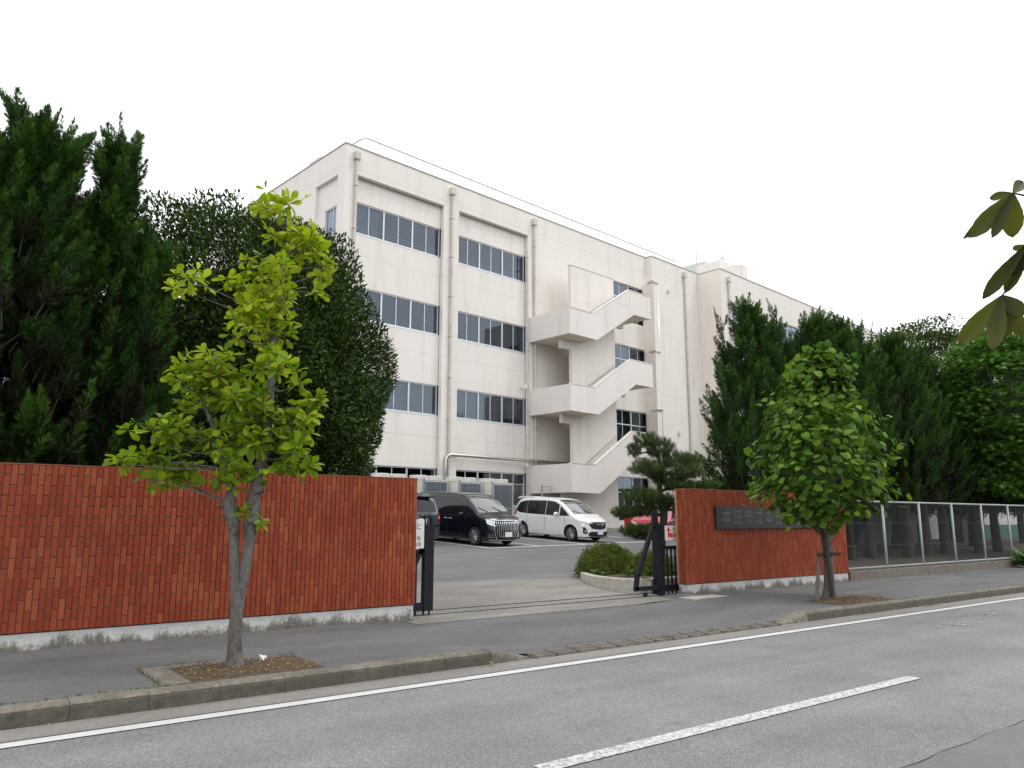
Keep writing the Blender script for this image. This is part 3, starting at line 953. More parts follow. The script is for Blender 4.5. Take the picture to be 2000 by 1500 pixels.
# rooms behind the glass: floor, ceiling, back and side walls as one open shell each
def room(x0, x1, y0, y1, z0, z1, T=None):
    T = T or (lambda x, y, z: (x, y, z))
    mb = MB()
    c = [(x0, y0), (x0, y1), (x1, y1), (x1, y0)]
    for (p, q) in ((0, 1), (1, 2), (2, 3)):
        mb.face([T(*c[p], z0), T(*c[q], z0), T(*c[q], z1), T(*c[p], z1)])
    mb.face([T(*k, z0) for k in c]); mb.face([T(*k, z1) for k in c])
    sb(mb, 'room_shell', M['room'])
for b0, b1 in bays:
    for z, z2 in ROWS: room(b0 - .1, b1 + .1, .501, 5.9, z - .9, z2 + .22)
for z, z2 in ((12.75, 14.95), (9.15, 11.33), (5.5, 7.66), (1.6, 3.98)):
    room(16.9, 20.44, .201, 3.5, z - .25, z2 + .3)

# --- end wall (faces left), rear and roof
def TE(u, y, z): return (y, u, z)         # run along depth
er = [(.55, 2.35, Z0 - 1, 15.80)]
mb = MB()
holed(mb, .20, 13.0, Z0, ZT, er, 0.0, .20, flip=TE)
sb(mb, 'end_wall', M['wall'])
EW = [(z - .18, z2 - .14) for z, z2 in ROWS]
mb = MB()
holed(mb, .55, 2.35, Z0, 15.80, [(.55, 1.75, z, z2) for z, z2 in EW], .16, .45, flip=TE)
sb(mb, 'end_recess_panel', M['wall'])
for z, z2 in EW:
    window(.57, 1.73, z, z2, .20, 2, T=TE, curtain=[(.6, 1.0, cg)])
for z, z2 in EW: room(.5, 2.5, .451, 2.0, z - .3, z2 + .2, T=TE)
mb = MB(); mb.box((.2, 12.8, Z0), (25.3, 13.0, ZT)); sb(mb, 'rear_wall', M['wall'])
mb = MB(); mb.box((.2, .2, 16.2), (25.3, 12.8, 16.4)); sb(mb, 'roof_slab', M['joint'])
# --- projecting section and right wing
mb = MB(); mb.box((20.452, -.42, Z0), (25.30, .18, ZT - .002)); sb(mb, 'projecting_wall', M['wall'])
mb = MB(); mb.box((20.35, .21, Z0), (20.45, 3.6, ZT - .01)); sb(mb, 'return_wall', M['wall'])
wbays = [(26.5, 31.0), (31.6, 36.1), (36.7, 41.2), (41.8, 46.3), (46.9, 51.4)]
mb = MB()
holed(mb, 25.302, 52.0, Z0, 16.95, [(b0, b1, z + .12, z2 + .2) for b0, b1 in wbays for z, z2 in ROWS], -2.05, -1.75)
sb(mb, 'wing_wall', M['wall'])
mb = MB(); mb.box((25.302, -1.749, Z0), (25.55, 12.9, 16.949)); sb(mb, 'wing_end_wall', M['wall_warm'])
mb = MB(); mb.box((25.55, -1.75, 16.2), (52, 12.9, 16.4)); mb.box((51.8, -1.75, Z0), (52.0, 12.9, 16.94)); mb.box((25.55, 12.7, Z0), (51.8, 12.9, 16.94)); sb(mb, 'wing_roof', M['joint'])
for b0, b1 in wbays:
    for z, z2 in ROWS[1:]:
        window(b0 + .01, b1 - .01, z + .12, z2 + .2, -1.95, 6)
for z, z2 in ROWS[1:]: room(25.8, 51.6, -1.749, 1.0, z - .5, z2 + .3)
# roof edge trims
mb = MB()
mb.box((-.03, -.03, ZT), (20.42, .25, ZT + .05)); mb.box((20.42, -.45, ZT), (25.28, .25, ZT + .049))
mb.box((-.03, .25, ZT), (.25, 13.0, ZT + .05))
mb.box((25.28, -2.08, 16.951), (52, -1.72, 17.0)); mb.box((25.28, -1.72, 16.951), (25.58, 13, 17.0))
sb(mb, 'coping', M['joint'])
# plinth step
mb = MB(); mb.box((10.7, -1.6, .4), (25.2, -.43, 1.30), bev=.02); mb.box((17.0, -.43, .4), (20.4, -.01, 1.29)); sb(mb, 'entrance_step', M['conc_pale'])

# --- outside staircase
stairs = {}
for k, dz in enumerate((-7.30, -3.65, 0.0)):
    bz, tz = 10.27 + dz, 11.52 + dz
    if k == 0: bz, tz = 2.89, 4.20
    rt_b, rt_t = 12.08 + dz, 13.31 + dz
    if k == 0: rt_b, rt_t = 4.74, 6.0
    mb = MB()
    mb.prism([(10.65, bz), (12.62, bz - .02), (15.62, rt_b), (17.05, rt_b), (17.05, rt_t), (15.22, rt_t), (12.30, tz), (10.65, tz)], 'y', -2.70, -2.54)
    mb.box((10.651, -2.539, bz + .001), (10.80, -.002, tz - .001))
    sb(mb, 'stair_parapet', M['wall'])
    mb = MB()
    mb.prism([(10.66, tz + .0), (12.31, tz + .0), (15.215, rt_t), (17.06, rt_t), (17.06, rt_t + .03), (15.205, rt_t + .03), (12.295, tz + .03), (10.66, tz + .03)], 'y', -2.72, -2.52)
    sb(mb, 'parapet_cap', M['wall'])
    mb = MB()
    mb.box((10.80, -2.54, bz + .03), (12.60, -.003, bz + .19))                        # half landing
    mb.box((15.55, -2.54, rt_b + .03), (17.02, -.003, rt_b + .19))                    # floor landing
    mb.prism([(12.55, bz + .02), (15.65, rt_b + .02), (15.65, rt_b + .19), (12.55, bz + .19)], 'y', -2.54, -1.61)
    fl = rt_b - 3.65
    mb.prism([(12.55, bz + .04), (15.65, fl + .04), (15.65, fl + .2), (12.55, bz + .2)], 'y', -1.39, -.003)
    sb(mb, 'stair_slab', M['soffit'])
    st = MB()
    for i in range(10):
        u = 12.6 + i * .30; z = bz + .19 + (rt_b - bz) * i / 10
        st.box((u, -2.539, z - .10), (u + .30, -1.612, z + .17))
    sb(st, 'steps', M['soffit'])
    for a, b in (((11.25, -1.599, bz - .42), (11.999, -1.401, bz + .029)), ((15.351, -1.599, rt_b - .48), (16.1, -1.401, rt_b + .029))):
        mb = MB(); mb.box(a, b); sb(mb, 'landing_beam', M['wall'])
    mb = MB()
    mb.tube([(12.25, -1.64, tz - .10), (12.55, -1.64, tz - .02), (15.3, -1.64, rt_t - .12)], .028, 8)
    sb(mb, 'handrail', M['rail_green'], smooth=True)
mb = MB(); mb.box((12.0, -1.6, Z0), (15.35, -1.4, 14.16)); sb(mb, 'stair_spine_wall', M['wall'])
mb = MB(); mb.box((11.99, -1.61, 14.16), (15.36, -1.39, 14.19)); sb(mb, 'spine_cap', M['joint'])
# screens and hand rails beside the stair windows
mb = MB()
for z in (7.66, 4.0, 11.3):
    for u in (19.9, 20.15):
        mb.tube([(u, -.12, z - 1.2), (u, -.12, z - .1)], .02, 6)
    mb.tube([(19.8, -.12, z - .15), (20.3, -.12, z - .15)], .02, 6)
sb(mb, 'wall_bracket', M['galv'])

# --- duct shaft with steel bands on the step of the facade
mb = MB(); mb.box((20.02, -.80, 1.0), (20.449, -.003, 15.25)); sb(mb, 'duct_shaft', M['wall_warm'])
mb = MB()
for z in (15.25, 11.15, 7.75):
    mb.box((19.95, -.86, z - .03), (20.50, -.425 if z > 15 else -.43, z + .05))
mb.box((20.0, -.83, 15.30), (20.47, -.43, 15.36))
sb(mb, 'duct_band', M['steel'])
mb = MB(); mb.tube([(20.50, -.76, 15.2), (20.50, -.76, 1.1)], .035, 8); sb(mb, 'riser_pipe', M['steel'], smooth=True)

# --- drain pipes and conduit
def drain(u, y, zt, zb=.9, r=.065):
    mb = MB()
    mb.tube([(u, y - r - .02, zt), (u, y - r - .02, zb)], r, 10)
    mb.box((u - .13, y - .2, zt - .05), (u + .13, y - .001, zt + .28))
    z = zt - 1.2
    while z > zb:
        mb.box((u - .085, y - .16, z), (u + .085, y - .001, z + .04)); z -= 1.85
    sb(mb, 'drain_pipe', M['pipe'], smooth=False)
for u, y in ((.50, 0), (5.62, 0), (10.98, 0), (23.72, -.42)):
    drain(u, y, 16.45)
drain(26.1, -2.05, 16.3)
mb = MB()
mb.tube([(10.52, -.045, 15.0), (10.52, -.045, 1.2)], .03, 8)
z = 14.6
while z > 1.5:
    mb.box((10.46, -.09, z), (10.58, -.001, z + .05)); z -= .6
sb(mb, 'conduit', M['pipe'])
mb = MB()
mb.tube([(5.42, -.14, 2.2), (5.42, -.14, 4.25), (5.50, -.14, 4.38), (5.66, -.16, 4.44), (10.62, -.16, 4.44), (14.0, -.16, 4.44)], .075, 10)
mb.tube([(11.15, -.30, 1.3), (11.15, -.30, 4.15), (11.25, -.30, 4.26), (14.0, -.30, 4.26)], .06, 10)
for u in (5.42, 8.0, 10.4, 10.9): mb.lathe([(.09, -.05), (.09, .05)], (u, -.16 if u > 6 else -.14, 4.44 if u > 6 else 3.4), 'x' if u > 6 else 'z', 12)
sb(mb, 'service_pipe', M['steel'], smooth=True)
mb = MB()
for u, z in ((10.3, 7.9), (10.35, 4.15), (22.0, 15.1), (22.6, 6.6)):
    y = -.43 if u > 20.4 else .0
    mb.box((u - .09, y - .14, z), (u + .09, y - .0015, z + .22))
sb(mb, 'vent_cover', M['wall'])

# --- roof rail
mb = MB()
ry, ru = .95, 1.45
pts = [(25.0, ry, 18.1), (ru + .2, ry, 18.15), (ru, ry + .2, 18.15), (ru, 12.0, 18.15)]
mb.tube(pts, .036, 6)
for i in range(14):
    u = 25.0 - i * 1.75
    if u > ru: mb.tube([(u, ry, 16.3), (u, ry, 18.12)], .018, 5)
for i in range(6):
    mb.tube([(ru, ry + .3 + i * 2.1, 16.3), (ru, ry + .3 + i * 2.1, 18.12)], .018, 5)
mb.tube([(25.0, ry, 17.55), (ru, ry, 17.6), (ru, 12.0, 17.6)], .012, 5)
sb(mb, 'roof_rail', M['pipe'])
# roof-top plant
mb = MB(); mb.box((39.0, 6.0, 16.41), (40.7, 8.2, 22.9)); sb(mb, 'penthouse', M['wall'])
mb = MB(); mb.box((40.3, 8.22, 16.42), (43.6, 11.5, 23.65)); sb(mb, 'penthouse', M['rail_pale'])
mb = MB(); mb.lathe([(1.0, 0), (1.0, 1.5), (.9, 1.6), (.2, 1.66)], (38.05, 4.2, 19.95), 'z', 28); mb.lathe([(.9, -3.5), (.9, -.02)], (38.05, 4.2, 19.95), 'z', 12); sb(mb, 'water_tank', M['wall'], smooth=False)
for u, y, za, zb in ((41.0, 9.5, 23.6, 25.3), (40.4, 6.6, 22.8, 23.9)):
    mb = MB(); mb.tube([(u, y, za), (u, y, zb)], .045, 6)
    if u < 40.9:
        mb.tube([(u - .5, y, zb - .4), (u + .5, y, zb - .4)], .035, 5); mb.tube([(u - .35, y, zb - .8), (u + .35, y, zb - .8)], .035, 5)
    sb(mb, 'antenna', M['galv'])
mb = MB(); mb.box((.7, 3.2, 16.4), (1.9, 4.1, 17.7)); mb.box((.6, 3.1, 17.7), (2.0, 4.2, 17.8)); sb(mb, 'roof_vent', M['wall'])

# ------------------------------------------------------------------ air conditioners and mesh fence
def bpt(u, off, z):                          # building coordinates to the world
    a = radians(6.7)
    x, y = u * KB, -off * KB
    return (12.966 + x * cos(a) - y * sin(a), 29.173 + x * sin(a) + y * cos(a), z)
GZ = zlot(0, 28.0)
def make_ac():
    t = empty('air_conditioner', (0, 0, 0), radians(6.7))
    W, D, H_ = 1.72, .80, 1.96
    mb = MB(); mb.box((0, 0, .12), (W, D, H_), bev=.015); mb.box((.05, .05, 0), (W - .05, D - .05, .12)); mb.build('casing', M['ac_body'], t)
    mb = MB(); mb.box((.42, -.012, .30), (W - .06, -.001, H_ - .1)); fp = mb.build('fin_panel', M['ac_fin'], t)
    mb = MB()
    for i in range(16): mb.box((.42 + i * .0825, -.024, .30), (.428 + i * .0825, -.013, H_ - .1))
    for i in range(14): mb.box((.42, -.034, .32 + i * .1), (W - .06, -.025, .324 + i * .1))
    tag(mb.build('guard_wire', M['galv'], fp), kind='stuff')
    for x in (.46, 1.27):
        mb = MB(); mb.lathe([(.36, 0), (.385, .02), (.385, .15), (.36, .17), (.33, .17), (.31, .05), (.05, .05)], (x, D / 2, H_), 'z', 28)
        fr_ = mb.build('fan_shroud', M['ac_body'], t, smooth=False)
        mb = MB()
        for k in range(9): mb.tube([(.33 * cos(k * pi / 9), .33 * sin(k * pi / 9), .0), (-.33 * cos(k * pi / 9), -.33 * sin(k * pi / 9), .0)], .006, 4)
        mb.build('fan_guard', M['galv'], fr_, loc=(x, D / 2, H_ + .14))
    return t
def copy_tree(o, parent=None):
    c = o.copy(); COL.objects.link(c)
    if parent is not None: c.parent = parent
    for ch in list(o.children): copy_tree(ch, c)
    return c
ac0 = make_ac()
alab = ['outdoor air conditioner mostly hidden behind the end of the left brick wall',
        'outdoor air conditioner showing above the roof of the blue grey car',
        'outdoor air conditioner straight behind the black van roof',
        'outdoor air conditioner nearest the pale drain pipes, rightmost of the row']
for i in range(4):
    o = ac0 if i == 0 else copy_tree(ac0)
    p = bpt(.92 + i * 1.83, 1.55, GZ + .32)
    o.location = p
    tag(o, alab[i], 'air conditioner', 'air conditioners along the school wall')
mb = MB(); mb.box((.7, -.1, -.3), (8.6, 1.2, .32))
tag(mb.build('equipment_plinth', M['conc_pale'], loc=bpt(0, 1.7, GZ), rotz=radians(6.7)), kind='structure')

def make_panel(w=1.85, h=2.22):
    t = empty('mesh_fence_panel', (0, 0, 0), radians(6.7))
    for x in (0, w):
        mb = MB(); mb.box((x - .03, -.03, 0), (x + .03, .03, h + .06)); mb.build('post', M['galv'], t)
    mb = MB()
    for z in (.1, h * .5, h - .02): mb.box((.03, -.018, z), (w - .03, .018, z + .035))
    mb.build('rail', M['galv'], t)
    mb = MB()
    for i in range(1, 20): mb.box((w * i / 20 - .0025, -.0025, .13), (w * i / 20 + .0025, .0025, h - .02))
    for i in range(1, 20): mb.box((.03, -.003, .1 + (h - .12) * i / 20), (w - .03, .003, .105 + (h - .12) * i / 20))
    tag(mb.build('wire_grid', M['galv'], t), kind='stuff')
    return t
pn = make_panel()
plab = ['grey wire mesh fence panel behind the blue grey car at the left', 'grey wire mesh fence panel behind the rear of the black van',
        'grey wire mesh fence panel behind the black van windscreen', 'grey wire mesh fence panel between the black van and the white car',
        'grey wire mesh gate panel under the stair landing behind the white car']
for i in range(5):
    o = pn if i == 0 else copy_tree(pn)
    o.location = bpt(.95 + i * 1.80 if i < 4 else 9.95, 2.15 if i < 4 else 1.5, GZ - .02)
    tag(o, plab[i], 'fence panel', 'grey mesh fence panels by the school wall')
rb = tag(empty('red_cabinet', (28.35, 28.2, 1.24), radians(6.7)), 'small red cabinet standing at the foot of the cream wall right of the white car', 'cabinet')
mb = MB(); mb.box((0, -.3, 0), (.42, 0, .62), bev=.01); mb.build('case', M['red_box'], rb)
mb = MB(); mb.box((.03, -.315, .04), (.39, -.301, .58)); dr_ = mb.build('door', M['red_box'], rb)
mb = MB(); mb.box((.33, -.335, .28), (.35, -.316, .36)); mb.build('handle', M['galv'], dr_)
# ------------------------------------------------------------------ vehicles
from mathutils import Matrix, Vector
class Car:
    def __init__(s, name, L, W, H, prof, zb, belt, tum, axles, paint, wheel_r=.325, kf=.16, kr=.07, spokes=10, seed=0):
        s.L, s.W, s.H, s.zb, s.belt, s.tum, s.axles, s.R = L, W, H, zb, belt, tum, axles, wheel_r
        s.px = np.array([p[0] for p in prof]); s.pz = np.array([p[1] for p in prof])
        s.kf, s.kr = kf, kr
        s.root = empty(name)
        s.paint = paint
        s.crown = .035
        s.body()
        s.wheels(spokes)
    def zt(s, x):
        return sum(np.interp(x + d, s.px, s.pz) for d in (-.06, -.03, 0, .03, .06)) / 5 if abs(x) < s.L / 2 - .3 else np.interp(x, s.px, s.pz)
    def hw(s, x, z):
        t = x / (s.L / 2)
        p = 1 - .085 * max(0, (t - .5) / .5) ** 2 - .05 * max(0, (-t - .6) / .4) ** 2
        if z < s.belt: q = 1 - .045 * ((s.belt - z) / (s.belt - s.zb)) ** 2 + .012 * math.exp(-((z - s.belt * .88) / .05) ** 2)
        else: q = 1 - s.tum * ((z - s.belt) / (s.H - s.belt))
        return s.W / 2 * p * q
    def warp(s, x, y):
        e = (abs(y) / (s.W / 2)) ** 2
        t = x / (s.L / 2)
        return x - s.kf * e * max(0, (t - .45) / .55) ** 1.5 + s.kr * e * max(0, (-t - .6) / .4) ** 1.5
    def body(s):
        xs = np.concatenate([np.linspace(-s.L/2, -s.L/2 + .35, 12), np.linspace(-s.L/2 + .4, s.L/2 - .5, 44), np.linspace(s.L/2 - .45, s.L/2, 18)])
        rings = []
        for x in xs:
            zt = float(s.zt(x)); r = min(.10, (zt - s.zb) * .3)
            h = []
            zs = np.linspace(s.zb, zt - r, 12)
            for i, z in enumerate(zs):
                h.append((s.hw(x, z) * (.965 if i == 0 else 1), z))
            w = s.hw(x, zt - r)
            for a in (20, 45, 70, 90):
                a = radians(a)
                h.append((w - r + r * cos(a), zt - r + r * sin(a) - s.crown * ((w - r + r * cos(a)) / w) ** 2 * sin(a)))
            for k in (.75, .5, .25):
                y = (w - r) * k
                h.append((y, zt - s.crown * (y / w) ** 2))
            ring = [(s.warp(x, y), y, z) for y, z in h] + [(x, 0, zt)] + [(s.warp(x, y), -y, z) for y, z in h[::-1]]
            rings.append(ring)
        n = len(rings[0])
        for end, rg, sg in ((0, rings[0], -1), (1, rings[-1], 1)):
            zc = np.mean([p[2] for p in rg])
            caps = []
            for k in (.93, .7, .4, .12):
                caps.append([(s.warp(sg * s.L / 2, p[1] * k) + sg * .012 * (1 - k), p[1] * k, zc + (p[2] - zc) * k) for p in rg])
            rings = (caps[::-1] + rings) if end == 0 else (rings + caps)
        V = [p for rg in rings for p in rg]
        F = [(i*n+k, i*n+(k+1) % n, (i+1)*n+(k+1) % n, (i+1)*n+k) for i in range(len(rings)-1) for k in range(n)]
        F.append(tuple(range(n))); F.append(tuple(range((len(rings)-1)*n, len(rings)*n))[::-1])
        mb = MB(); mb.raw(V, F)
        me = mb.mesh('body', [s.paint, M['trim']])
        o = add('body', me, None)
        cut = MB()
        for ax in s.axles:
            for sg in (1, -1):
                cut.lathe([(s.R + .055, -.17 if sg > 0 else -.2), (s.R + .055, .2 if sg > 0 else .17)], (ax, sg * (s.W / 2 - .10), s.R + .01), 'y', 32)
        cm = cut.mesh('cutter', [M['trim']])
        co = add('cutter', cm, None)
        md = o.modifiers.new('b', 'BOOLEAN'); md.operation = 'DIFFERENCE'; md.object = co; md.solver = 'EXACT'
        try: md.material_mode = 'TRANSFER'
        except Exception: pass
        bpy.context.view_layer.update()
        dg = bpy.context.evaluated_depsgraph_get()
        nm = bpy.data.meshes.new_from_object(o.evaluated_get(dg))
        bpy.data.objects.remove(o); bpy.data.objects.remove(co)
        nm.name = 'body'
        o = add('body', nm, s.root)
        autosmooth(o, 38)
        s.body_o = o
    def wheels(s, spokes):
        R, wd = s.R, .19
        mb = MB(); mb.lathe([(R*.64, -wd/2), (R*.9, -wd/2), (R*.98, -wd/2+.02), (R, -wd/4), (R, wd/4), (R*.98, wd/2-.02), (R*.9, wd/2), (R*.64, wd/2)], (0, 0, 0), 'y', 32)
        ty = mb.mesh('tyre', M['tyre'])
        mb = MB()
        mb.lathe([(R*.655, -wd/2+.005), (R*.67, wd/2+.004), (R*.62, wd/2+.006), (R*.60, wd/2-.03), (R*.2, wd/2-.05)], (0, 0, 0), 'y', 32, 0)
        mb.lathe([(.0, wd/2-.03), (R*.19, wd/2-.03), (R*.17, wd/2+.005), (0.01, wd/2+.01)], (0, 0, 0), 'y', 16, 0)
        for k in range(spokes):
            a = 2 * pi * k / spokes
            for da in (-.05, .05):
                c, n_ = cos(a + da), sin(a + da)
                p, q = (R*.16*c, wd/2-.005, R*.16*n_), (R*.63*c, wd/2-.002, R*.63*n_)
                mb.tube([p, q], [.017, .013], 5, 0)
        mb.lathe([(.01, wd/2-.055), (R*.60, wd/2-.054), (R*.60, wd/2-.05)], (0, 0, 0), 'y', 24, 1)
        rm = mb.mesh('rim', [M['rim'], M['trim']])
        for ax in s.axles:
            for sg in (1, -1):
                w = empty('wheel', (ax, sg * (s.W / 2 - wd/2 - .035), R), 0 if sg > 0 else pi, s.root)
                add('tyre', ty, w); add('rim', rm, w)
    # surface patches, closed at the rim
    def grid(s, name, f, us, vs_lo, vs_hi, nv, m, parent=None, thick=.012):
        V0, V1 = [], []
        for u, lo, hi in zip(us, vs_lo, vs_hi):
            for j in range(nv + 1):
                v = lo + (hi - lo) * j / nv
                a, nrm = f(u, v)
                a = np.array(a); nrm = np.array(nrm)
                V1.append(a + nrm * .006); V0.append(a - nrm * thick)
        nu = len(us); k = nv + 1; off = nu * k
        F = []
        for i in range(nu - 1):
            for j in range(nv):
                q = (i*k+j, (i+1)*k+j, (i+1)*k+j+1, i*k+j+1)
                F.append(q)
        rim = [(i, 0) for i in range(nu)] + [(nu-1, j) for j in range(1, k)] + [(i, k-1) for i in range(nu-2, -1, -1)] + [(0, j) for j in range(k-2, 0, -1)]
        ids = [i*k+j for i, j in rim]
        for a, b in zip(ids, ids[1:] + ids[:1]):
            F.append((a, b, b + off, a + off))
        mb = MB(); mb.raw(V1 + V0, F)
        o = mb.build(name, m, parent or s.root, fix=True)
        return o
    def side(s, sg):
        def f(x, z):
            return (s.warp(x, s.hw(x, z)), sg * s.hw(x, z), z), (0, sg, .15)
        return f
    def front(s):
        fx, fz = s.px[::-1], s.pz[::-1]
        half = s.px > s.L * .2
        zz, xx = s.pz[half][::-1], s.px[half][::-1]
        def f(y, z):
            x = float(np.interp(z, zz, xx))
            return (s.warp(x, y) + .004, y, z), (1, y * .5, .15)
        return f
    def rear(s):
        half = s.px < -s.L * .25
        zz, xx = s.pz[half], s.px[half]
        def f(y, z):
            x = float(np.interp(z, zz, xx))
            return (s.warp(x, y) - .004, y, z), (-1, y * .4, .15)
        return f
    def top(s):
        def f(k, x):
            zt = float(s.zt(x)); w = s.hw(x, zt - .1) - .1
            y = k * w
            d = (s.zt(x + .05) - s.zt(x - .05)) / .1
            return (s.warp(x, y), y, zt - s.crown * (y / (w + .1)) ** 2), (-d, 0, 1)
        return f
    def side_window(s, pts, name='side_window', m='car_glass', sides=(1, -1)):
        xs = np.linspace(pts[0][0], pts[-1][0], max(3, int((pts[-1][0] - pts[0][0]) / .06) + 2))
        lo = np.interp(xs, [p[0] for p in pts], [p[1] for p in pts]); hi = np.interp(xs, [p[0] for p in pts], [p[2] for p in pts])
        for sg in sides: s.grid(name, s.side(sg), xs, lo, hi, 5, M[m])
    def front_patch(s, name, pts, m, both=False, parent=None, nv=3, f=None):
        f = f or s.front()
        ys = np.linspace(pts[0][0], pts[-1][0], max(3, int((pts[-1][0] - pts[0][0]) / .05) + 2))
        lo = np.interp(ys, [p[0] for p in pts], [p[1] for p in pts]); hi = np.interp(ys, [p[0] for p in pts], [p[2] for p in pts])
        o = s.grid(name, f, ys, lo, hi, nv, M[m], parent)
        if both: s.grid(name, f, -ys[::-1], lo[::-1], hi[::-1], nv, M[m], parent)
        return o
    def shield(s, x0, x1, name='windscreen', m='car_shield', k=.97):
        xs = np.linspace(x0, x1, 12)
        ks = np.linspace(-k, k, 11)
        s.grid(name, s.top(), ks, [x0] * 11, [x1] * 11, 11, M[m])
    def seam(s, x, z0, z1):
        for sg in (1, -1): s.grid('door_seam', s.side(sg), [x - .005, x + .005], [z0, z0], [z1, z1], 6, M['trim'], s.body_o)
    def handle(s, x, z, m):
        for sg in (1, -1):
            y = s.hw(x, z)
            mb = MB(); mb.box((x - .09, sg * (y - .01), z - .013), (x + .09, sg * (y + .03), z + .013), bev=.008); mb.build('door_handle', m, s.root)
    def mirror(s, x, z, m):
        for sg in (1, -1):
            y = s.hw(x, z)
            mb = MB()
            bm = bmesh.new(); bmesh.ops.create_uvsphere(bm, u_segments=14, v_segments=9, radius=1.0)
            mb.raw([(x - .02 + v.co.x * .075, sg * (y + .13) + v.co.y * .125, z + .06 + v.co.z * .082) for v in bm.verts], [[v.index for v in f.verts] for f in bm.faces]); bm.free()
            mb.box((x - .03, sg * (y - .03), z - .01), (x + .02, sg * (y + .07), z + .025))
            mb.build('wing_mirror', m, s.root, smooth=True)
    def plate(s, y, z, x=None, rear=False):
        f = s.rear() if rear else s.front()
        p, _ = f(0, z)
        sx = -1 if rear else 1
        mb = MB(); mb.box((p[0] + sx * .012, y - .165, z - .083), (p[0] + sx * .03, y + .165, z + .083), bev=.004); mb.build('number_plate', M['plate'], s.root)
        mb = MB(); mb.box((p[0] - sx * .05, y - .12, z - .05), (p[0] + sx * .0115, y + .12, z + .05)); mb.build('plate_holder', M['trim'], s.root)
    def floorpan(s):
        mb = MB(); mb.box((-s.L/2 + .25, -s.W/2 + .25, s.zb - .04), (s.L/2 - .3, s.W/2 - .25, s.zb + .02)); mb.build('floor_pan', M['trim'], s.root)
    def place(s, x, y, ang):
        h = Vector((cos(ang), sin(ang), .055 * sin(ang))).normalized()
        up = Vector((0, -.055, 1)).normalized()
        left = up.cross(h).normalized()
        up = h.cross(left)
        m = Matrix((h, left, up)).transposed().to_4x4()
        s.root.rotation_euler = m.to_euler()
        s.root.location = (x, y, zlot(x, y) + .006)

HEAD = radians(-83.3)
# --- black van
c = Car('parked_van', 4.71, 1.735, 1.83,
        [(-2.355, .55), (-2.345, .80), (-2.32, 1.05), (-2.24, 1.50), (-2.12, 1.72), (-1.9, 1.80), (-.9, 1.83), (.2, 1.82), (.62, 1.77), (.92, 1.66), (1.3, 1.40), (1.62, 1.16), (1.76, 1.095), (2.05, 1.04), (2.2, .985), (2.28, .90), (2.325, .78), (2.35, .62), (2.355, .52)],
        .20, .99, .15, (1.48, -1.37), M['paint_black'], .325, kf=.20, spokes=10)
tag(c.root, 'black van with a wide chrome barred grille parked nose out beside the blue grey car', 'van', 'cars parked in front of the school')
c.shield(.74, 1.64)
c.side_window([(-2.02, 1.04, 1.56), (-1.9, 1.03, 1.64), (-1.12, 1.01, 1.66)])
c.side_window([(-1.06, 1.01, 1.66), (.02, 1.0, 1.66)])
c.side_window([(.08, 1.0, 1.66), (.52, 1.0, 1.64), (.80, 1.0, 1.55), (1.0, 1.0, 1.44)])
c.side_window([(1.05, 1.0, 1.40), (1.25, 1.01, 1.26), (1.52, 1.03, 1.07)])
for x in (.05, -1.09, 1.03): c.seam(x, .34, .98)
c.handle(-.05, .88, M['chrome']); c.handle(.22, .88, M['chrome'])
c.mirror(.98, 1.0, M['paint_black'])
for sg in (1, -1): c.grid('belt_moulding', c.side(sg), np.linspace(-2.0, 1.5, 30), np.full(30, .975), np.full(30, .992), 1, M['chrome'])
gb_ = c.front_patch('grille', [(-.56, .52, .86), (-.46, .30, .88), (0, .26, .89), (.46, .30, .88), (.56, .52, .86)], 'trim', nv=6)
ff = c.front()
mb = MB()
for i in range(13):
    y = -.498 + i * .083
    lo = .31 + .12 * max(0, abs(y) - .4) / .1; hi = .86
    P, _n = zip(*[ff(y, z) for z in np.linspace(lo, hi, 7)])
    mb.tube([(p[0] + .014, p[1] * (1 - .10 * (hi - p[2]) / .5), p[2]) for p in P], .015, 5)
mb.build('grille_bar', M['chrome'], gb_, smooth=True)
c.front_patch('grille_top_bar', [(-.60, .865, .90), (0, .885, .925), (.60, .865, .90)], 'chrome')
c.front_patch('headlight', [(.545, .755, .875), (.66, .775, .91), (.80, .80, .935), (.845, .83, .94)], 'lamp', both=True)
c.front_patch('headlight_trim', [(.53, .70, .735), (.70, .735, .765), (.84, .79, .812)], 'chrome', both=True)
for z in (.30, .38): c.front_patch('fog_bar', [(.56, z, z + .035), (.80, z + .01, z + .045)], 'chrome', both=True)
c.front_patch('fog_surround', [(.545, .275, .45), (.82, .30, .47)], 'trim', both=True)
c.front_patch('bumper_lip', [(-.78, .215, .245), (0, .205, .235), (.78, .215, .245)], 'chrome')
for sg in (1, -1):
    P, _n = zip(*[ff(sg * (.575 - .10 * (.52 - z) / .3 if z < .52 else .575), z) for z in np.linspace(.24, .86, 9)])
    mb = MB(); mb.tube([(p[0] + .010, p[1], p[2]) for p in P], .015, 6); mb.build('grille_edge', M['chrome'], gb_, smooth=True)
mb = MB(); p_, _n = ff(0, .76); mb.lathe([(.02, 0), (.062, 0), (.062, .022), (.045, .022)], (p_[0] + .012, 0, .76), 'x', 20); mb.tube([(p_[0] + .03, -.055, .76), (p_[0] + .03, .055, .76)], .008, 6); mb.build('emblem', M['chrome'], c.root)
mb = MB(); mb.box((1.05, -.55, 1.0), (1.3, .55, 1.2)); 
c.plate(0, .42); c.floorpan()
c.place(16.16, 24.39, HEAD)
for y in (-.35, .35):
    a, _n = c.top()(y / .75, 1.63); b, _n = c.top()((y - .3) / .75, 1.42)
    mb = MB(); mb.tube([(a[0], a[1], a[2] + .02), (b[0], b[1], b[2] + .02)], .009, 5); mb.build('wiper', M['trim'], c.root)

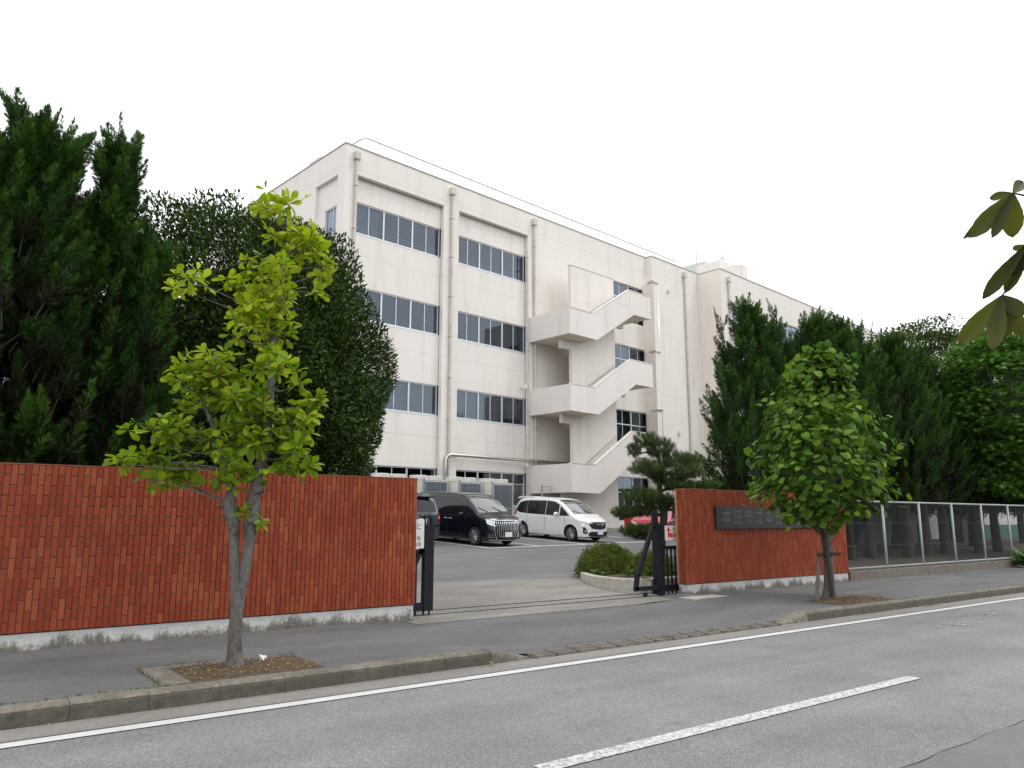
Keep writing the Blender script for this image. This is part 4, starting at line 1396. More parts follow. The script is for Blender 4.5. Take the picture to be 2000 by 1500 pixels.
# --- white compact people carrier
c = Car('parked_car', 4.265, 1.695, 1.71,
        [(-2.13, .50), (-2.125, .75), (-2.09, 1.02), (-1.93, 1.42), (-1.80, 1.58), (-1.6, 1.65), (-.8, 1.705), (0, 1.695), (.4, 1.645), (.75, 1.50), (1.15, 1.245), (1.40, 1.09), (1.55, 1.025), (1.85, .925), (1.98, .845), (2.06, .74), (2.11, .60), (2.13, .45)],
        .19, .95, .17, (1.28, -1.46), M['paint_white'], .305, kf=.26, kr=.12, spokes=11)
tag(c.root, 'white compact people carrier parked nose out beneath the outside stairs', 'car', 'cars parked in front of the school')
c.shield(.46, 1.41)
c.side_window([(-1.92, 1.10, 1.22), (-1.75, 1.03, 1.42), (-1.5, 1.01, 1.50), (-1.22, .995, 1.535)])
c.side_window([(-1.205, .995, 1.54), (-.13, .985, 1.56)])
c.side_window([(-.10, .985, 1.56), (.35, .98, 1.53), (.62, .98, 1.42)])
c.side_window([(.68, .98, 1.38), (.95, .985, 1.20), (1.22, 1.0, 1.03)])
for x in (-.12, -1.19, .98): c.seam(x, .32, .95)
c.handle(-.02, .87, M['paint_white']); c.handle(-.32, .87, M['paint_white'])
c.mirror(.62, .99, M['paint_white'])
gb_ = c.front_patch('grille', [(-.50, .66, .76), (-.40, .54, .79), (0, .50, .80), (.40, .54, .79), (.50, .66, .76)], 'trim', nv=4)
c.front_patch('grille_bar', [(-.52, .735, .775), (-.2, .67, .72), (0, .665, .735), (.2, .67, .72), (.52, .735, .775)], 'chrome', parent=gb_)
ff = c.front()
mb = MB(); p_, _n = ff(0, .70)
mb.box((p_[0] + .02, -.055, .655), (p_[0] + .034, -.035, .745)); mb.box((p_[0] + .02, .035, .655), (p_[0] + .034, .055, .745)); mb.box((p_[0] + .0205, -.035, .69), (p_[0] + .033, .035, .71)); mb.build('emblem', M['chrome'], c.root)
c.front_patch('headlight', [(.47, .72, .78), (.60, .735, .83), (.74, .78, .875), (.82, .83, .885)], 'lamp', both=True)
c.front_patch('lower_grille', [(-.56, .27, .36), (-.46, .24, .42), (.46, .24, .42), (.56, .27, .36)], 'trim')
c.front_patch('fog_surround', [(.60, .36, .40), (.68, .33, .58), (.78, .36, .60)], 'trim', both=True)
c.front_patch('bumper_skirt', [(-.72, .195, .215), (.72, .195, .215)], 'trim')
for sg in (1, -1):
    p_, _n = ff(sg * .69, .43)
    mb = MB(); mb.lathe([(.012, 0), (.05, 0), (.05, .03), (.035, .035)], (p_[0], sg * .69, .43), 'x', 16); mb.build('fog_light', M['lamp'], c.root)
    c.grid('tail_light', c.side(sg), np.linspace(-2.08, -1.9, 5), [.86, .88, .92, .96, 1.0], [1.0, 1.12, 1.2, 1.14, 1.03], 4, M['lamp_red'])
mb = MB(); mb.prism([(-1.98, 1.60), (-1.62, 1.665), (-1.60, 1.70), (-1.80, 1.70), (-2.0, 1.645)], 'y', -.60, .60); mb.build('roof_spoiler', M['paint_white'], c.root)
c.plate(0, .385); c.floorpan()
c.place(21.37, 24.99, HEAD)
for y in (-.3, .3):
    a, _n = c.top()(y / .7, 1.40); b, _n = c.top()((y - .3) / .7, 1.2)
    mb = MB(); mb.tube([(a[0], a[1], a[2] + .02), (b[0], b[1], b[2] + .02)], .008, 5); mb.build('wiper', M['trim'], c.root)

# --- blue grey estate seen from behind
c = Car('parked_car', 4.70, 1.84, 1.74,
        [(-2.35, .52), (-2.345, .72), (-2.33, .90), (-2.29, 1.08), (-2.10, 1.42), (-1.98, 1.60), (-1.85, 1.68), (-1.5, 1.72), (-.5, 1.74), (.2, 1.71), (.6, 1.60), (1.1, 1.27), (1.35, 1.12), (1.6, 1.06), (2.0, .98), (2.2, .88), (2.3, .74), (2.345, .6), (2.35, .5)],
        .22, 1.02, .16, (1.45, -1.35), M['paint_blue'], .34, kf=.2, kr=.16, spokes=8)
tag(c.root, 'blue grey estate car seen from behind past the end of the left brick wall', 'car', 'cars parked in front of the school')
c.shield(.64, 1.34)
c.front_patch('rear_window', [(-.70, 1.13, 1.44), (-.5, 1.12, 1.57), (.5, 1.12, 1.57), (.70, 1.13, 1.44)], 'car_glass', f=c.rear(), nv=5)
c.side_window([(-2.0, 1.12, 1.30), (-1.8, 1.08, 1.54), (-1.15, 1.06, 1.58)])
c.side_window([(-1.1, 1.06, 1.58), (-.2, 1.05, 1.59)])
c.side_window([(-.15, 1.05, 1.59), (.4, 1.05, 1.54), (.95, 1.05, 1.24)])
c.front_patch('tail_light', [(.74, .86, 1.08), (.80, .80, 1.10), (.86, .80, 1.06)], 'lamp_red', both=True, f=c.rear(), nv=4)
c.front_patch('reversing_light', [(.75, .90, .98), (.85, .90, .98)], 'lamp', both=True, f=c.rear(), nv=2)
c.front_patch('bumper_step', [(-.80, .64, .70), (.80, .64, .70)], 'trim', f=c.rear(), nv=2)
c.front_patch('garnish', [(-.42, .955, .99), (.42, .955, .99)], 'chrome', f=c.rear(), nv=1)
p_, _n = c.rear()(0, 1.03)
mb = MB(); mb.lathe([(.03, -.02), (.055, -.02), (.055, 0), (.03, 0)], (p_[0] - .004, 0, 1.045), 'x', 18); mb.tube([(p_[0] - .02, -.04, 1.06), (p_[0] - .02, 0, 1.03), (p_[0] - .02, .04, 1.06)], .008, 5); mb.build('emblem', M['chrome'], c.root)
mb = MB(); mb.prism([(-2.05, 1.60), (-1.7, 1.725), (-1.7, 1.76), (-2.1, 1.655)], 'y', -.62, .62); mb.build('roof_spoiler', M['paint_black'], c.root)
c.plate(0, .83, rear=True); c.floorpan()
for x in (-.17, -1.12): c.seam(x, .36, 1.03)
c.mirror(.85, 1.06, M['paint_blue'])
c.place(13.25, 25.35, HEAD + pi)

# --- red hatchback behind the pine
c = Car('parked_car', 3.95, 1.69, 1.52,
        [(-1.975, .5), (-1.97, .72), (-1.93, .95), (-1.75, 1.25), (-1.6, 1.40), (-1.3, 1.48), (-.6, 1.52), (0, 1.50), (.3, 1.43), (.8, 1.14), (1.05, 1.0), (1.3, .93), (1.7, .84), (1.88, .74), (1.95, .6), (1.975, .46)],
        .20, .92, .17, (1.18, -1.30), M['paint_red'], .30, kf=.24, kr=.14, spokes=7)
tag(c.root, 'red hatchback mostly hidden behind the clipped pine tree', 'car', 'cars parked in front of the school')
c.shield(.34, 1.04)
c.side_window([(-1.6, 1.02, 1.18), (-1.4, .98, 1.34), (-.75, .96, 1.40)])
c.side_window([(-.70, .96, 1.40), (.05, .95, 1.39), (.35, .95, 1.30), (.78, .96, 1.05)])
c.front_patch('grille', [(-.4, .52, .62), (.4, .52, .62)], 'trim')
c.front_patch('headlight', [(.46, .62, .70), (.62, .64, .76), (.76, .70, .80)], 'lamp', both=True)
c.front_patch('lower_grille', [(-.5, .26, .38), (.5, .26, .38)], 'trim')
c.front_patch('rear_window', [(-.58, 1.02, 1.28), (.58, 1.02, 1.28)], 'car_glass', f=c.rear(), nv=4)
c.seam(-.72, .32, .94); c.seam(.5, .32, .94)
c.handle(-.6, .82, M['paint_red']); c.mirror(.62, .96, M['paint_red'])
c.plate(0, .42); c.floorpan()
c.place(26.6, 24.4, radians(-150))
# ------------------------------------------------------------------ foliage tools
T_OBOV = (np.array([(0,0,0),(.35,.15,.03),(.7,.24,.02),(.92,.14,-.04),(1,0,-.09),(.92,-.14,-.04),(.7,-.24,.02),(.35,-.15,.03),(.35,0,0),(.7,0,-.03)]),
          [(0,8,1),(1,8,9),(1,9,2),(2,9,3),(3,9,4),(0,7,8),(7,9,8),(7,6,9),(6,5,9),(5,4,9)])
T_HEART = (np.array([(.06,0,.03),(-.10,.22,0),(.06,.42,-.02),(.34,.47,-.05),(.58,.36,-.09),(.74,.30,-.13),(.78,.13,-.12),(1,0,-.22),(.78,-.13,-.12),(.74,-.30,-.13),(.58,-.36,-.09),(.34,-.47,-.05),(.06,-.42,-.02),(-.10,-.22,0),(.45,0,-.01)]),
           [(14,i,i+1) for i in range(0,13)] + [(14,13,0)])
T_LANCE = (np.array([(0,0,0),(.42,.17,.05),(1,0,-.04),(.42,-.17,.05)]), [(0,2,1),(0,3,2)])
T_SPRAY = (np.array([(0,-.08,0),(0,.08,0),(1,0,.04),(.08,0,0),(.36,.05,.02),(.72,.30,.08),(.08,0,0),(.36,-.05,.02),(.72,-.30,.02)]),
           [(0,1,2),(3,4,5),(6,7,8)])
_s = []
for k in range(5):
    a = radians(-100 + 50 * k)
    _s.append((.42 + .58*cos(a), .62*sin(a), -.08)); 
    a2 = a + radians(25)
    if k < 4: _s.append((.36 + .17*cos(a2), .19*sin(a2), 0))
T_STAR = (np.array([(.05,0,0)] + _s), [(0, i, i+1) for i in range(1, len(_s))])
T_OSM = (np.array([(0,0,0),(.42,.22,.05),(1,0,-.04),(.42,-.22,.05)]), [(0,2,1),(0,3,2)])
T_NEEDLE = (np.array([(0,-.03,0),(0,.03,0),(1,0,0)]), [(0,1,2)])

def unit(a):
    a = np.asarray(a, float)
    return a / (np.linalg.norm(a, axis=-1, keepdims=True) + 1e-9)
def leaf_frames(P, D, Nn):
    a = unit(D); s = unit(np.cross(Nn, a)); n = np.cross(a, s)
    return a, s, n
def leaf_cloud(name, P, D, Nn, S, T, mat, mi=None):
    """many leaves as one mesh"""
    tv, tf = T
    a, s, n = leaf_frames(P, D, Nn)
    S = np.asarray(S, float).reshape(-1, 1, 1)
    V = P[:, None, :] + S * (tv[None, :, 0:1] * a[:, None, :] + tv[None, :, 1:2] * s[:, None, :] + tv[None, :, 2:3] * n[:, None, :])
    k, m = len(tv), len(P)
    F = (np.array(tf)[None, :, :] + (np.arange(m) * k)[:, None, None]).reshape(-1, 3)
    me = bpy.data.meshes.new(name)
    me.vertices.add(m * k); me.vertices.foreach_set('co', V.reshape(-1).astype(np.float32))
    me.loops.add(F.size); me.loops.foreach_set('vertex_index', F.reshape(-1).astype(np.int32))
    me.polygons.add(len(F)); me.polygons.foreach_set('loop_start', np.arange(0, F.size, 3, dtype=np.int32))
    for q in (mat if isinstance(mat, list) else [mat]): me.materials.append(q)
    if mi is not None: me.polygons.foreach_set('material_index', np.repeat(np.asarray(mi, dtype=np.int32), len(tf)))
    me.update(calc_edges=True)
    return me
def single_leaf(T, mat, name='leaf'):
    return mesh_from(name, T[0], T[1], mat)
def place_leaves(parent, P, D, Nn, S, T, mats, n_single, eye, cloud_name):
    """nearest leaves as objects, the remainder as one mesh; mats is (material, chooser index array)"""
    mlist, mi = mats
    eye = np.array(eye)
    order = np.argsort(np.linalg.norm(P - eye, axis=1))
    one, rest = order[:n_single], order[n_single:]
    a, s, n = leaf_frames(P, D, Nn)
    proto = [single_leaf(T, m_) for m_ in mlist]
    for i in one:
        o = bpy.data.objects.new('leaf', proto[mi[i]])
        k = S[i]
        o.matrix_basis = Matrix(((a[i][0]*k, s[i][0]*k, n[i][0]*k, P[i][0]), (a[i][1]*k, s[i][1]*k, n[i][1]*k, P[i][1]), (a[i][2]*k, s[i][2]*k, n[i][2]*k, P[i][2]), (0, 0, 0, 1)))
        put(o, parent)
    for q, m_ in enumerate(mlist):
        r = rest[mi[rest] == q]
        if len(r):
            tag(add(cloud_name, leaf_cloud(cloud_name, P[r], D[r], Nn[r], S[r], T, m_), parent), kind='stuff')
def rdir(g, n):
    return unit(g.normal(size=(n, 3)))
VR = np.array([cos(radians(37)), -sin(radians(37)), 0])      # along the picture
VF = np.array([sin(radians(37)), cos(radians(37)), 0])       # into the picture

# ------------------------------------------------------------------ two stemmed street tree (left)
g = np.random.default_rng(11)
KBL = [(0.22,5.03,0.21,0.08),(0.07,4.98,0.08,0.08),(0.23,4.89,0.16,0.08),(0.34,4.78,0.16,0.08),(0.52,4.73,0.18,0.1),(0.61,4.59,0.16,0.1),(0.39,4.59,0.12,0.08),(0.68,4.48,0.1,0.08),(0.13,4.71,0.08,0.04),(0.08,4.41,0.18,0.1),(-0.02,4.27,0.14,0.08),(-0.32,4.16,0.18,0.08),(-0.6,4.09,0.21,0.08),(-0.81,4.03,0.1,0.06),(-0.18,4.05,0.16,0.1),(0.15,4.21,0.18,0.1),(0.37,4.23,0.12,0.1),(0.08,4.0,0.21,0.1),(0.32,3.91,0.12,0.1),(0.42,4.05,0.08,0.08),(0.59,4.18,0.12,0.05),(0.74,4.23,0.08,0.06),(-0.41,3.85,0.12,0.08),(0.0,3.82,0.12,0.08),(0.1,3.67,0.18,0.14),(0.29,3.6,0.1,0.1),(-0.07,3.63,0.08,0.06),(-0.33,3.63,0.14,0.05),(0.37,3.71,0.06,0.04),(0.22,3.32,0.14,0.08),(0.42,3.17,0.18,0.1),(0.53,3.06,0.1,0.06),(-0.26,3.28,0.14,0.08),(-0.43,3.25,0.12,0.08),(-0.66,3.21,0.12,0.1),(-0.71,3.04,0.1,0.1),(-0.55,3.12,0.16,0.12),(-0.48,2.95,0.21,0.12),(-0.3,3.1,0.16,0.12),(-0.12,3.04,0.16,0.1),(-0.03,2.95,0.16,0.12),(0.02,3.21,0.12,0.08),(-0.74,2.87,0.14,0.08),(-0.32,2.87,0.12,0.1),(-0.06,2.78,0.16,0.12),(0.13,2.7,0.16,0.12),(-0.14,2.59,0.16,0.1),(0.03,2.57,0.18,0.12),(0.37,2.59,0.12,0.1),(0.59,2.8,0.16,0.1),(0.71,2.85,0.12,0.08),(0.49,2.68,0.18,0.12),(0.68,2.63,0.12,0.1),(0.42,2.42,0.16,0.1),(0.59,2.34,0.12,0.1),(0.47,2.24,0.16,0.1),(0.37,2.17,0.14,0.08),(0.64,2.17,0.08,0.06),(-0.81,2.61,0.18,0.1),(-0.93,2.53,0.16,0.1),(-0.7,2.51,0.16,0.1),(-0.54,2.42,0.16,0.1),(-0.98,2.42,0.14,0.1),(-1.11,2.24,0.16,0.1),(-1.23,2.17,0.1,0.08),(-1.02,2.11,0.16,0.1),(-0.86,2.17,0.16,0.12),(-0.74,2.05,0.12,0.08),(-0.95,2.01,0.08,0.08),(-0.33,2.34,0.12,0.08),(-0.2,2.26,0.12,0.08),(-0.11,2.11,0.18,0.1),(-0.18,1.99,0.12,0.08),(0.02,2.09,0.12,0.08),(-0.4,2.51,0.12,0.08),(-0.16,2.38,0.12,0.08),(0.17,2.4,0.12,0.12),(0.02,1.72,0.07,0.06),(-0.14,1.70,0.07,0.06),(0.16,1.60,.06,.05)]
kt = tag(empty('street_tree', (2.66, 8.15, 0)), 'young two stemmed tree with bright yellow green leaves in front of the long brick wall', 'tree')
def v3(l, z, d=0.0): return VR * l + VF * d + np.array([0, 0, z])
stemL = [(-0.0,.12),(-.02,.47),(-.02,.77),(-.07,1.18),(-.11,1.59),(-.16,1.77),(-.15,1.93),(-.23,2.22),(-.39,2.6),(-.55,2.93)]
stemR = [(0.0,.45),(-0.0,.77),(.03,1.07),(.06,1.49),(.07,1.67),(.08,1.9),(.11,2.12),(.15,2.33),(.18,2.77),(.19,3.21),(.19,3.55),(.25,4.12),(.25,4.59),(.26,4.85)]
def smoothpts(pts, n=4):
    out = []
    for i in range(len(pts) - 1):
        p0, p1, p2, p3 = pts[max(i-1, 0)], pts[i], pts[i+1], pts[min(i+2, len(pts)-1)]
        for k in range(n):
            t = k / n
            out.append(.5 * ((2*p1) + (-p0+p2)*t + (2*p0-5*p1+4*p2-p3)*t*t + (-p0+3*p1-3*p2+p3)*t**3))
    out.append(pts[-1]); return out
mb = MB()
pl = smoothpts([v3(*p) for p in stemL]); pr = smoothpts([v3(l, z, .05 * min(1, max(0, z - .6))) for l, z in stemR])
def rad(pts, r): return [float(np.interp(p[2], [q[0] for q in r], [q[1] for q in r])) * g.uniform(.95, 1.06) for p in pts]
mb.tube(pl, rad(pl, [(.12, .115), (.22, .080), (.45, .070), (.77, .062), (1.2, .050), (1.55, .050), (1.66, .066), (1.78, .068), (1.93, .042), (2.3, .030), (2.95, .015)]), 12)
mb.tube(pr, rad(pr, [(.45, .04), (.77, .055), (1.1, .055), (1.45, .056), (1.56, .085), (1.68, .082), (1.9, .062), (2.12, .058), (2.8, .045), (3.6, .034), (4.2, .024), (4.85, .008)]), 12)
for (l, z, r) in ((-.12, 1.62, .06), (-.19, 1.76, .058), (.11, 1.60, .075), (.13, 1.92, .055), (-.05, .95, .04)):
    bm = bmesh.new(); bmesh.ops.create_icosphere(bm, subdivisions=2, radius=1.0)
    mb.raw([v3(l, z, .01) + np.array(v.co) * r * (1 + .18 * g.normal()) * np.array([1, 1, .85]) for v in bm.verts], [[v.index for v in f.verts] for f in bm.faces]); bm.free()
autosmooth(mb.build('trunk', M['bark_magnolia'], kt), 70)
mb = MB()
P, D, Nn, S, MI = [], [], [], [], []
stems = np.array(pl + pr)
for (l, z, rx, rz) in KBL:
    dep = g.normal(0, .22) if rx > .07 else g.normal(0, .06)
    cpt = v3(l * .95 + .01, z, dep * .9)
    cand = stems[(stems[:, 2] < z - .02) & (stems[:, 2] > z - .9)]
    if len(cand) == 0: cand = stems
    j = cand[np.argmin(np.linalg.norm(cand - cpt, axis=1) + .3 * abs((z - .35) - cand[:, 2]))]
    mid = (j + cpt) / 2 + np.array([0, 0, -.03]) + g.normal(0, .03, 3)
    mb.tube(smoothpts([j, mid, cpt], 4), np.linspace(.011, .004, 9), 5)
    nr = max(3, int(rx * rz / .0019))
    for q in range(nr):
        o = cpt + VR * g.normal(0, rx * .40) + VF * g.normal(0, rx * .55) + np.array([0, 0, g.normal(0, rz * .5)])
        mb.tube([cpt, (cpt + o) / 2 - np.array([0, 0, .01]), o], [.005, .004, .003], 4)
        m_ = g.integers(5, 8); a0 = g.uniform(0, 2*pi)
        tl = unit(np.array([g.normal(0, .55), g.normal(0, .55), .9]))
        e1 = unit(np.cross(tl, [1, .2, 0])); e2 = np.cross(tl, e1)
        for k in range(m_):
            a = a0 + 2*pi*k/m_ + g.normal(0, .2)
            up = g.normal(.12, .42) - (.35 if k % 2 else 0)
            d = e1 * cos(a) + e2 * sin(a) + tl * up
            P.append(o + d * .012); D.append(d); Nn.append(tl + g.normal(0, .45, 3)); S.append(g.uniform(.092, .168) * (1.0 if rx > .07 else .75))
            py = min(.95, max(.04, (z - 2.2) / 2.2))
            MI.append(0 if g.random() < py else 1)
mb.build('branch', M['bark_magnolia'], kt)
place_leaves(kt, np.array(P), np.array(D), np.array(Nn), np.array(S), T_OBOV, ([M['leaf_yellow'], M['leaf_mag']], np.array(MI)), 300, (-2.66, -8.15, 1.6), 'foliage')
NKB = len(P)

# ------------------------------------------------------------------ staked street tree (right)
g = np.random.default_rng(12)
lt = tag(empty('street_tree', (14.03, 8.54, 0)), 'staked young tree with heart shaped mid green leaves in front of the nameplate wall', 'tree')
tp = smoothpts([v3(.02, .12), v3(.05, .8), v3(.03, 1.38), v3(-.01, 1.78), v3(.09, 2.78), v3(.15, 3.9), v3(.2, 4.75)], 5)
mb = MB(); mb.tube(tp, rad(tp, [(.12, .15), (.25, .11), (.8, .092), (1.5, .085), (2.0, .07), (3, .045), (4.75, .01)]), 12)
mb.tube(smoothpts([v3(.02, 1.30), v3(-.10, 1.60, -.05), v3(-.28, 2.1, -.1), v3(-.5, 2.7, -.2)], 4), np.linspace(.06, .02, 13), 8)
autosmooth(mb.build('trunk', M['bark_grey'], lt), 70)
OUT = [(1.6, -.45, .45), (1.85, -.95, .9), (2.17, -1.26, 1.35), (2.6, -1.28, 1.38), (2.98, -1.2, 1.36), (3.45, -1.1, 1.26), (3.75, -.86, 1.0), (4.06, -.70, .82), (4.4, -.42, .66), (4.7, -.18, .56), (5.0, .06, .36)]
oz = [q[0] for q in OUT]
P, D, Nn, S, MI = [], [], [], [], []
mb = MB()
for i in range(540):
    z = g.uniform(1.62, 4.95) if i > 25 else g.uniform(4.3, 4.98)
    lo, hi = np.interp(z, oz, [q[1] for q in OUT]), np.interp(z, oz, [q[2] for q in OUT])
    cx, hwid = (lo + hi) / 2, (hi - lo) / 2
    a = g.uniform(0, 2*pi); r = sqrt(g.uniform(.25, 1.0)) * (.96 if g.random() < .8 else 1.08)
    if sin(2.3 * a + 4.1 * z) * sin(3.9 * z + 1.2) > .62: continue
    cpt = v3(cx + hwid * r * cos(a), z, hwid * .95 * r * sin(a))
    j = tp[int(np.argmin([abs(q[2] - (z - .25 - .45 * r)) for q in tp]))]
    mid = (j * .5 + cpt * .5) + np.array([0, 0, .03])
    if i % 2 == 0: mb.tube(smoothpts([j, mid, cpt], 3), np.linspace(.012, .003, 7), 4)
    out = unit(cpt - v3(.05, z - .2))
    for k in range(g.integers(6, 10)):
        p = cpt + g.normal(0, .125, 3)
        d = unit(out * .6 + g.normal(0, .45, 3) + np.array([0, 0, -.55]))
        P.append(p); D.append(d); Nn.append(unit(out * .8 + np.array([0, 0, .75]) + g.normal(0, .36, 3))); S.append(g.uniform(.09, .19)); MI.append(0)
mb.build('branch', M['bark_grey'], lt)
place_leaves(lt, np.array(P), np.array(D), np.array(Nn), np.array(S), T_HEART, ([M['leaf_lime']], np.array(MI)), 300, (-14.03, -8.54, 1.6), 'foliage')
# stake frame
sk = tag(empty('tree_stake', (14.03, 8.54, .12)), 'dark timber two legged stake frame supporting the heart leaved tree', 'stake')
def w3(l, z, d=0.0): return VR * l + VF * d + np.array([0, 0, z - .12])
mb = MB(); mb.tube([w3(-.24, .10, -.02), w3(-.12, 1.02, -.02)], .032, 8); mb.build('leg', M['wood_grey'], sk)
mb = MB(); mb.tube([w3(.01, .06, -.20), w3(-.06, 1.55, -.16)], .045, 8); mb.build('leg', M['wood_dark'], sk)
mb = MB(); mb.tube([w3(-.20, .97, -.12), w3(.24, .985, -.12)], .032, 8); mb.build('crossbar', M['wood_dark'], sk)

# ------------------------------------------------------------------ conifers
def juniper(name, x, y, h, R, seed, label, group, spires=5, base=1.2, dens=1.0, mats=None, trunk_r=.16, spray=.15, z0=None, lean=None, twist=1.0, extra=(), tf=.90, taper=(.42, 1.35), dry=.25):
    g = np.random.default_rng(seed)
    zz = zlot(x, y) if z0 is None else z0
    t = tag(empty(name, (x, y, zz)), label, 'tree', group)
    tr = smoothpts([np.array([0, 0, -.1]), np.array([g.normal(0, .05), g.normal(0, .05), h * .3]), np.array([g.normal(0, .1), g.normal(0, .1), h * .85])], 5)
    mb = MB(); mb.tube(tr, np.linspace(trunk_r * 1.25, .012, len(tr)) * g.uniform(.93, 1.08, len(tr)), 9)
    lw = MB()
    plumes = []
    hb = h - base
    n = int(135 * dens * (hb / 6) * (R / 1.0))
    for i in range(n):
        u = g.uniform(0, 1) ** .9
        prof = (1 - .10 * (1 - u)) * (min(1, u / .08 + .6)) * (1 - max(0, (u - taper[0]) / (1.03 - taper[0])) ** taper[1])
        a = g.uniform(0, 2*pi)
        lump = 1 + .17 * sin(3 * a + seed) * sin(5 * u * 2 + seed * 1.7)
        k = g.uniform(.12, 1.0) ** .5
        rr = R * prof * lump * k
        c = np.array([rr * cos(a), rr * sin(a), base + u * hb * tf])
        d = unit(np.array([cos(a + .5 * twist) * .42, sin(a + .5 * twist) * .42, 1.0]) + g.normal(0, .17, 3))
        plumes.append((c, d, g.uniform(.6, 1.15) * (.75 + .25 * (1 - u)), g.uniform(.15, .25), k))
    for i in range(spires):
        a = 2*pi*i/max(1, spires - 1) + g.normal(0, .4)
        rr = R * g.uniform(.2, .62) if i else 0
        top = h - (rr / R) * g.uniform(.3, 1.4) if i else h
        L = g.uniform(1.6, 2.4) * (1.25 if spires == 1 else 1)
        c = np.array([rr * cos(a), rr * sin(a), top - L])
        plumes.append((c, unit(np.array([g.normal(0, .06), g.normal(0, .06), 1])), L, g.uniform(.19, .25), 1))
        for q in range(7):
            f = g.uniform(.1, .8); b_ = g.uniform(0, 2*pi)
            plumes.append((c + np.array([cos(b_) * .07, sin(b_) * .07, L * f]), unit(np.array([cos(b_) * .45, sin(b_) * .45, 1])), g.uniform(.22, .42), .07, 1))
    for (a, u, L) in extra:
        c = np.array([R * .95 * cos(a), R * .95 * sin(a), base + u * hb])
        plumes.append((c, unit(np.array([cos(a) * .45, sin(a) * .45, 1])), L, .16, 1))
    P, D, Nn, S, MI = [], [], [], [], []
    for c, d, L, w, k in plumes:
        lw.tube([c - d * .25, c + d * L * .8], [.014, .004], 3, cap=False)
        m_ = int(L * w * 980 * dens)
        tt = g.uniform(0, 1, m_) ** 1.05
        aa = g.uniform(0, 2*pi, m_) + tt * 5
        e1 = unit(np.cross(d, [.3, 1, .1])); e2 = np.cross(d, e1)
        rad_ = w * (1 - tt) ** .8 * (.45 + .55 * np.minimum(1, tt * 5)) * g.uniform(.3, 1, m_)
        off = e1[None] * np.cos(aa)[:, None] + e2[None] * np.sin(aa)[:, None]
        bend = np.array([sin(seed + c[2]), cos(seed * 2 + c[0]), 0]) * .16
        P.append(c[None] + d[None] * (tt * L)[:, None] + off * rad_[:, None] + bend[None] * (tt ** 2)[:, None] * L)
        D.append(unit(d[None] * 1.0 + off * (.75 - .45 * tt)[:, None] + g.normal(0, .2, (m_, 3)))); Nn.append(off + g.normal(0, .4, (m_, 3)))
        S.append(spray * g.uniform(.6, 1.15, m_) * (1 - (.62 if L > 1.5 else .42) * tt))
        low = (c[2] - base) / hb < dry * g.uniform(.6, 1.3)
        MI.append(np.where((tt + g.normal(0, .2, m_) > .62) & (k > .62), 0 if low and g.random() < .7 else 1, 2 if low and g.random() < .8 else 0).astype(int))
    autosmooth(mb.build('trunk', M['bark_dark'], t), 70)
    lw.build('branch', M['bark_dark'], t, fix=False)
    P, D, Nn, S, MI = map(np.concatenate, (P, D, Nn, S, MI))
    m1 = mats or M['leaf_jun']
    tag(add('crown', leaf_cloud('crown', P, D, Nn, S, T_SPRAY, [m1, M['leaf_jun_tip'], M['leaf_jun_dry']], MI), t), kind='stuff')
    return t, len(P)
NJ = 0
for (x, y, h, R, sd, lab, sp, ba, ze) in [
        (-.75, 13.9, 7.0, 1.30, 21, 'tall dark juniper at the far left edge behind the long brick wall', 6, .6, .3),
        (.70, 13.5, 7.95, 1.15, 22, 'tallest dark juniper with several pointed tops behind the long brick wall', 5, .6, .3),
        (1.05, 13.4, 7.7, .72, 26, 'juniper between the tallest one and the one with the thin spire', 3, .6, .3),
        (-.1, 15.2, 7.3, 1.65, 25, 'juniper standing behind the tallest juniper and filling the gap beside it', 4, .5, .3),
        (1.75, 15.4, 5.1, 1.25, 27, 'shorter juniper behind the thin spired one, filling the gap towards the rounded evergreen', 3, .5, .3),
        (2.02, 13.6, 7.95, .90, 23, 'narrow juniper with one thin spire beside the rounded evergreen', 1, .6, .3),
        (2.55, 13.2, 6.2, .45, 24, 'small slender juniper squeezed between the thin spire and the rounded evergreen', 2, .5, .3)]:
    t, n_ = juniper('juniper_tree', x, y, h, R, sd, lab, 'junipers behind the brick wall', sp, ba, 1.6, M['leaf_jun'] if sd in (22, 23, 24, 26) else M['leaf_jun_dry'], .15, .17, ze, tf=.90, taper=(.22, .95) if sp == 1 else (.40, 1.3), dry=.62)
    NJ += n_
jlab = ['broad juniper with flame like side shoots against the cream wing, behind the nameplate wall',
        'second juniper of the row behind the nameplate wall', 'third juniper of the row, rising above the nameplate wall end',
        'juniper behind the first chain link bay', 'juniper behind the second chain link bay', 'juniper behind the third chain link bay',
        'juniper behind the fourth chain link bay', 'juniper behind the fifth chain link bay', 'juniper behind the sixth chain link bay', 'last juniper of the row beside the bright sweetgum']
jx = [20.3, 22.0, 23.6, 25.3, 27.1, 28.9, 30.8, 32.8, 34.8, 37.2]
jh = [8.45, 8.05, 8.5, 8.75, 8.6, 8.6, 8.5, 8.2, 8.0, 7.9]
protos = []
for i, (x, h) in enumerate(zip(jx, jh)):
    y = 14.5 + .25 * sin(i * 2.1)
    if i < 4:
        ex = [(radians(200), .22, 1.2), (radians(215), .36, 1.5), (radians(190), .48, 1.3), (radians(225), .12, 1.0)] if i == 0 else ()
        t, n_ = juniper('juniper_tree', x, y, h, 1.55 if i == 0 else 1.4, 31 + i, jlab[i], 'junipers in a row behind the fence', 5, .9 if i < 2 else 1.55, 1.15, M['leaf_jun'], .17, .17, .33, extra=ex)
        protos.append((t, h)); NJ += n_
    else:
        src, h0 = protos[2 + i % 2]
        t = copy_tree(src)
        t.location = (x, y, .33)
        t.rotation_euler = (0, 0, 1.1 * i + .4)
        t.scale = (1.0, 1.0, h / h0)
        tag(t, jlab[i])
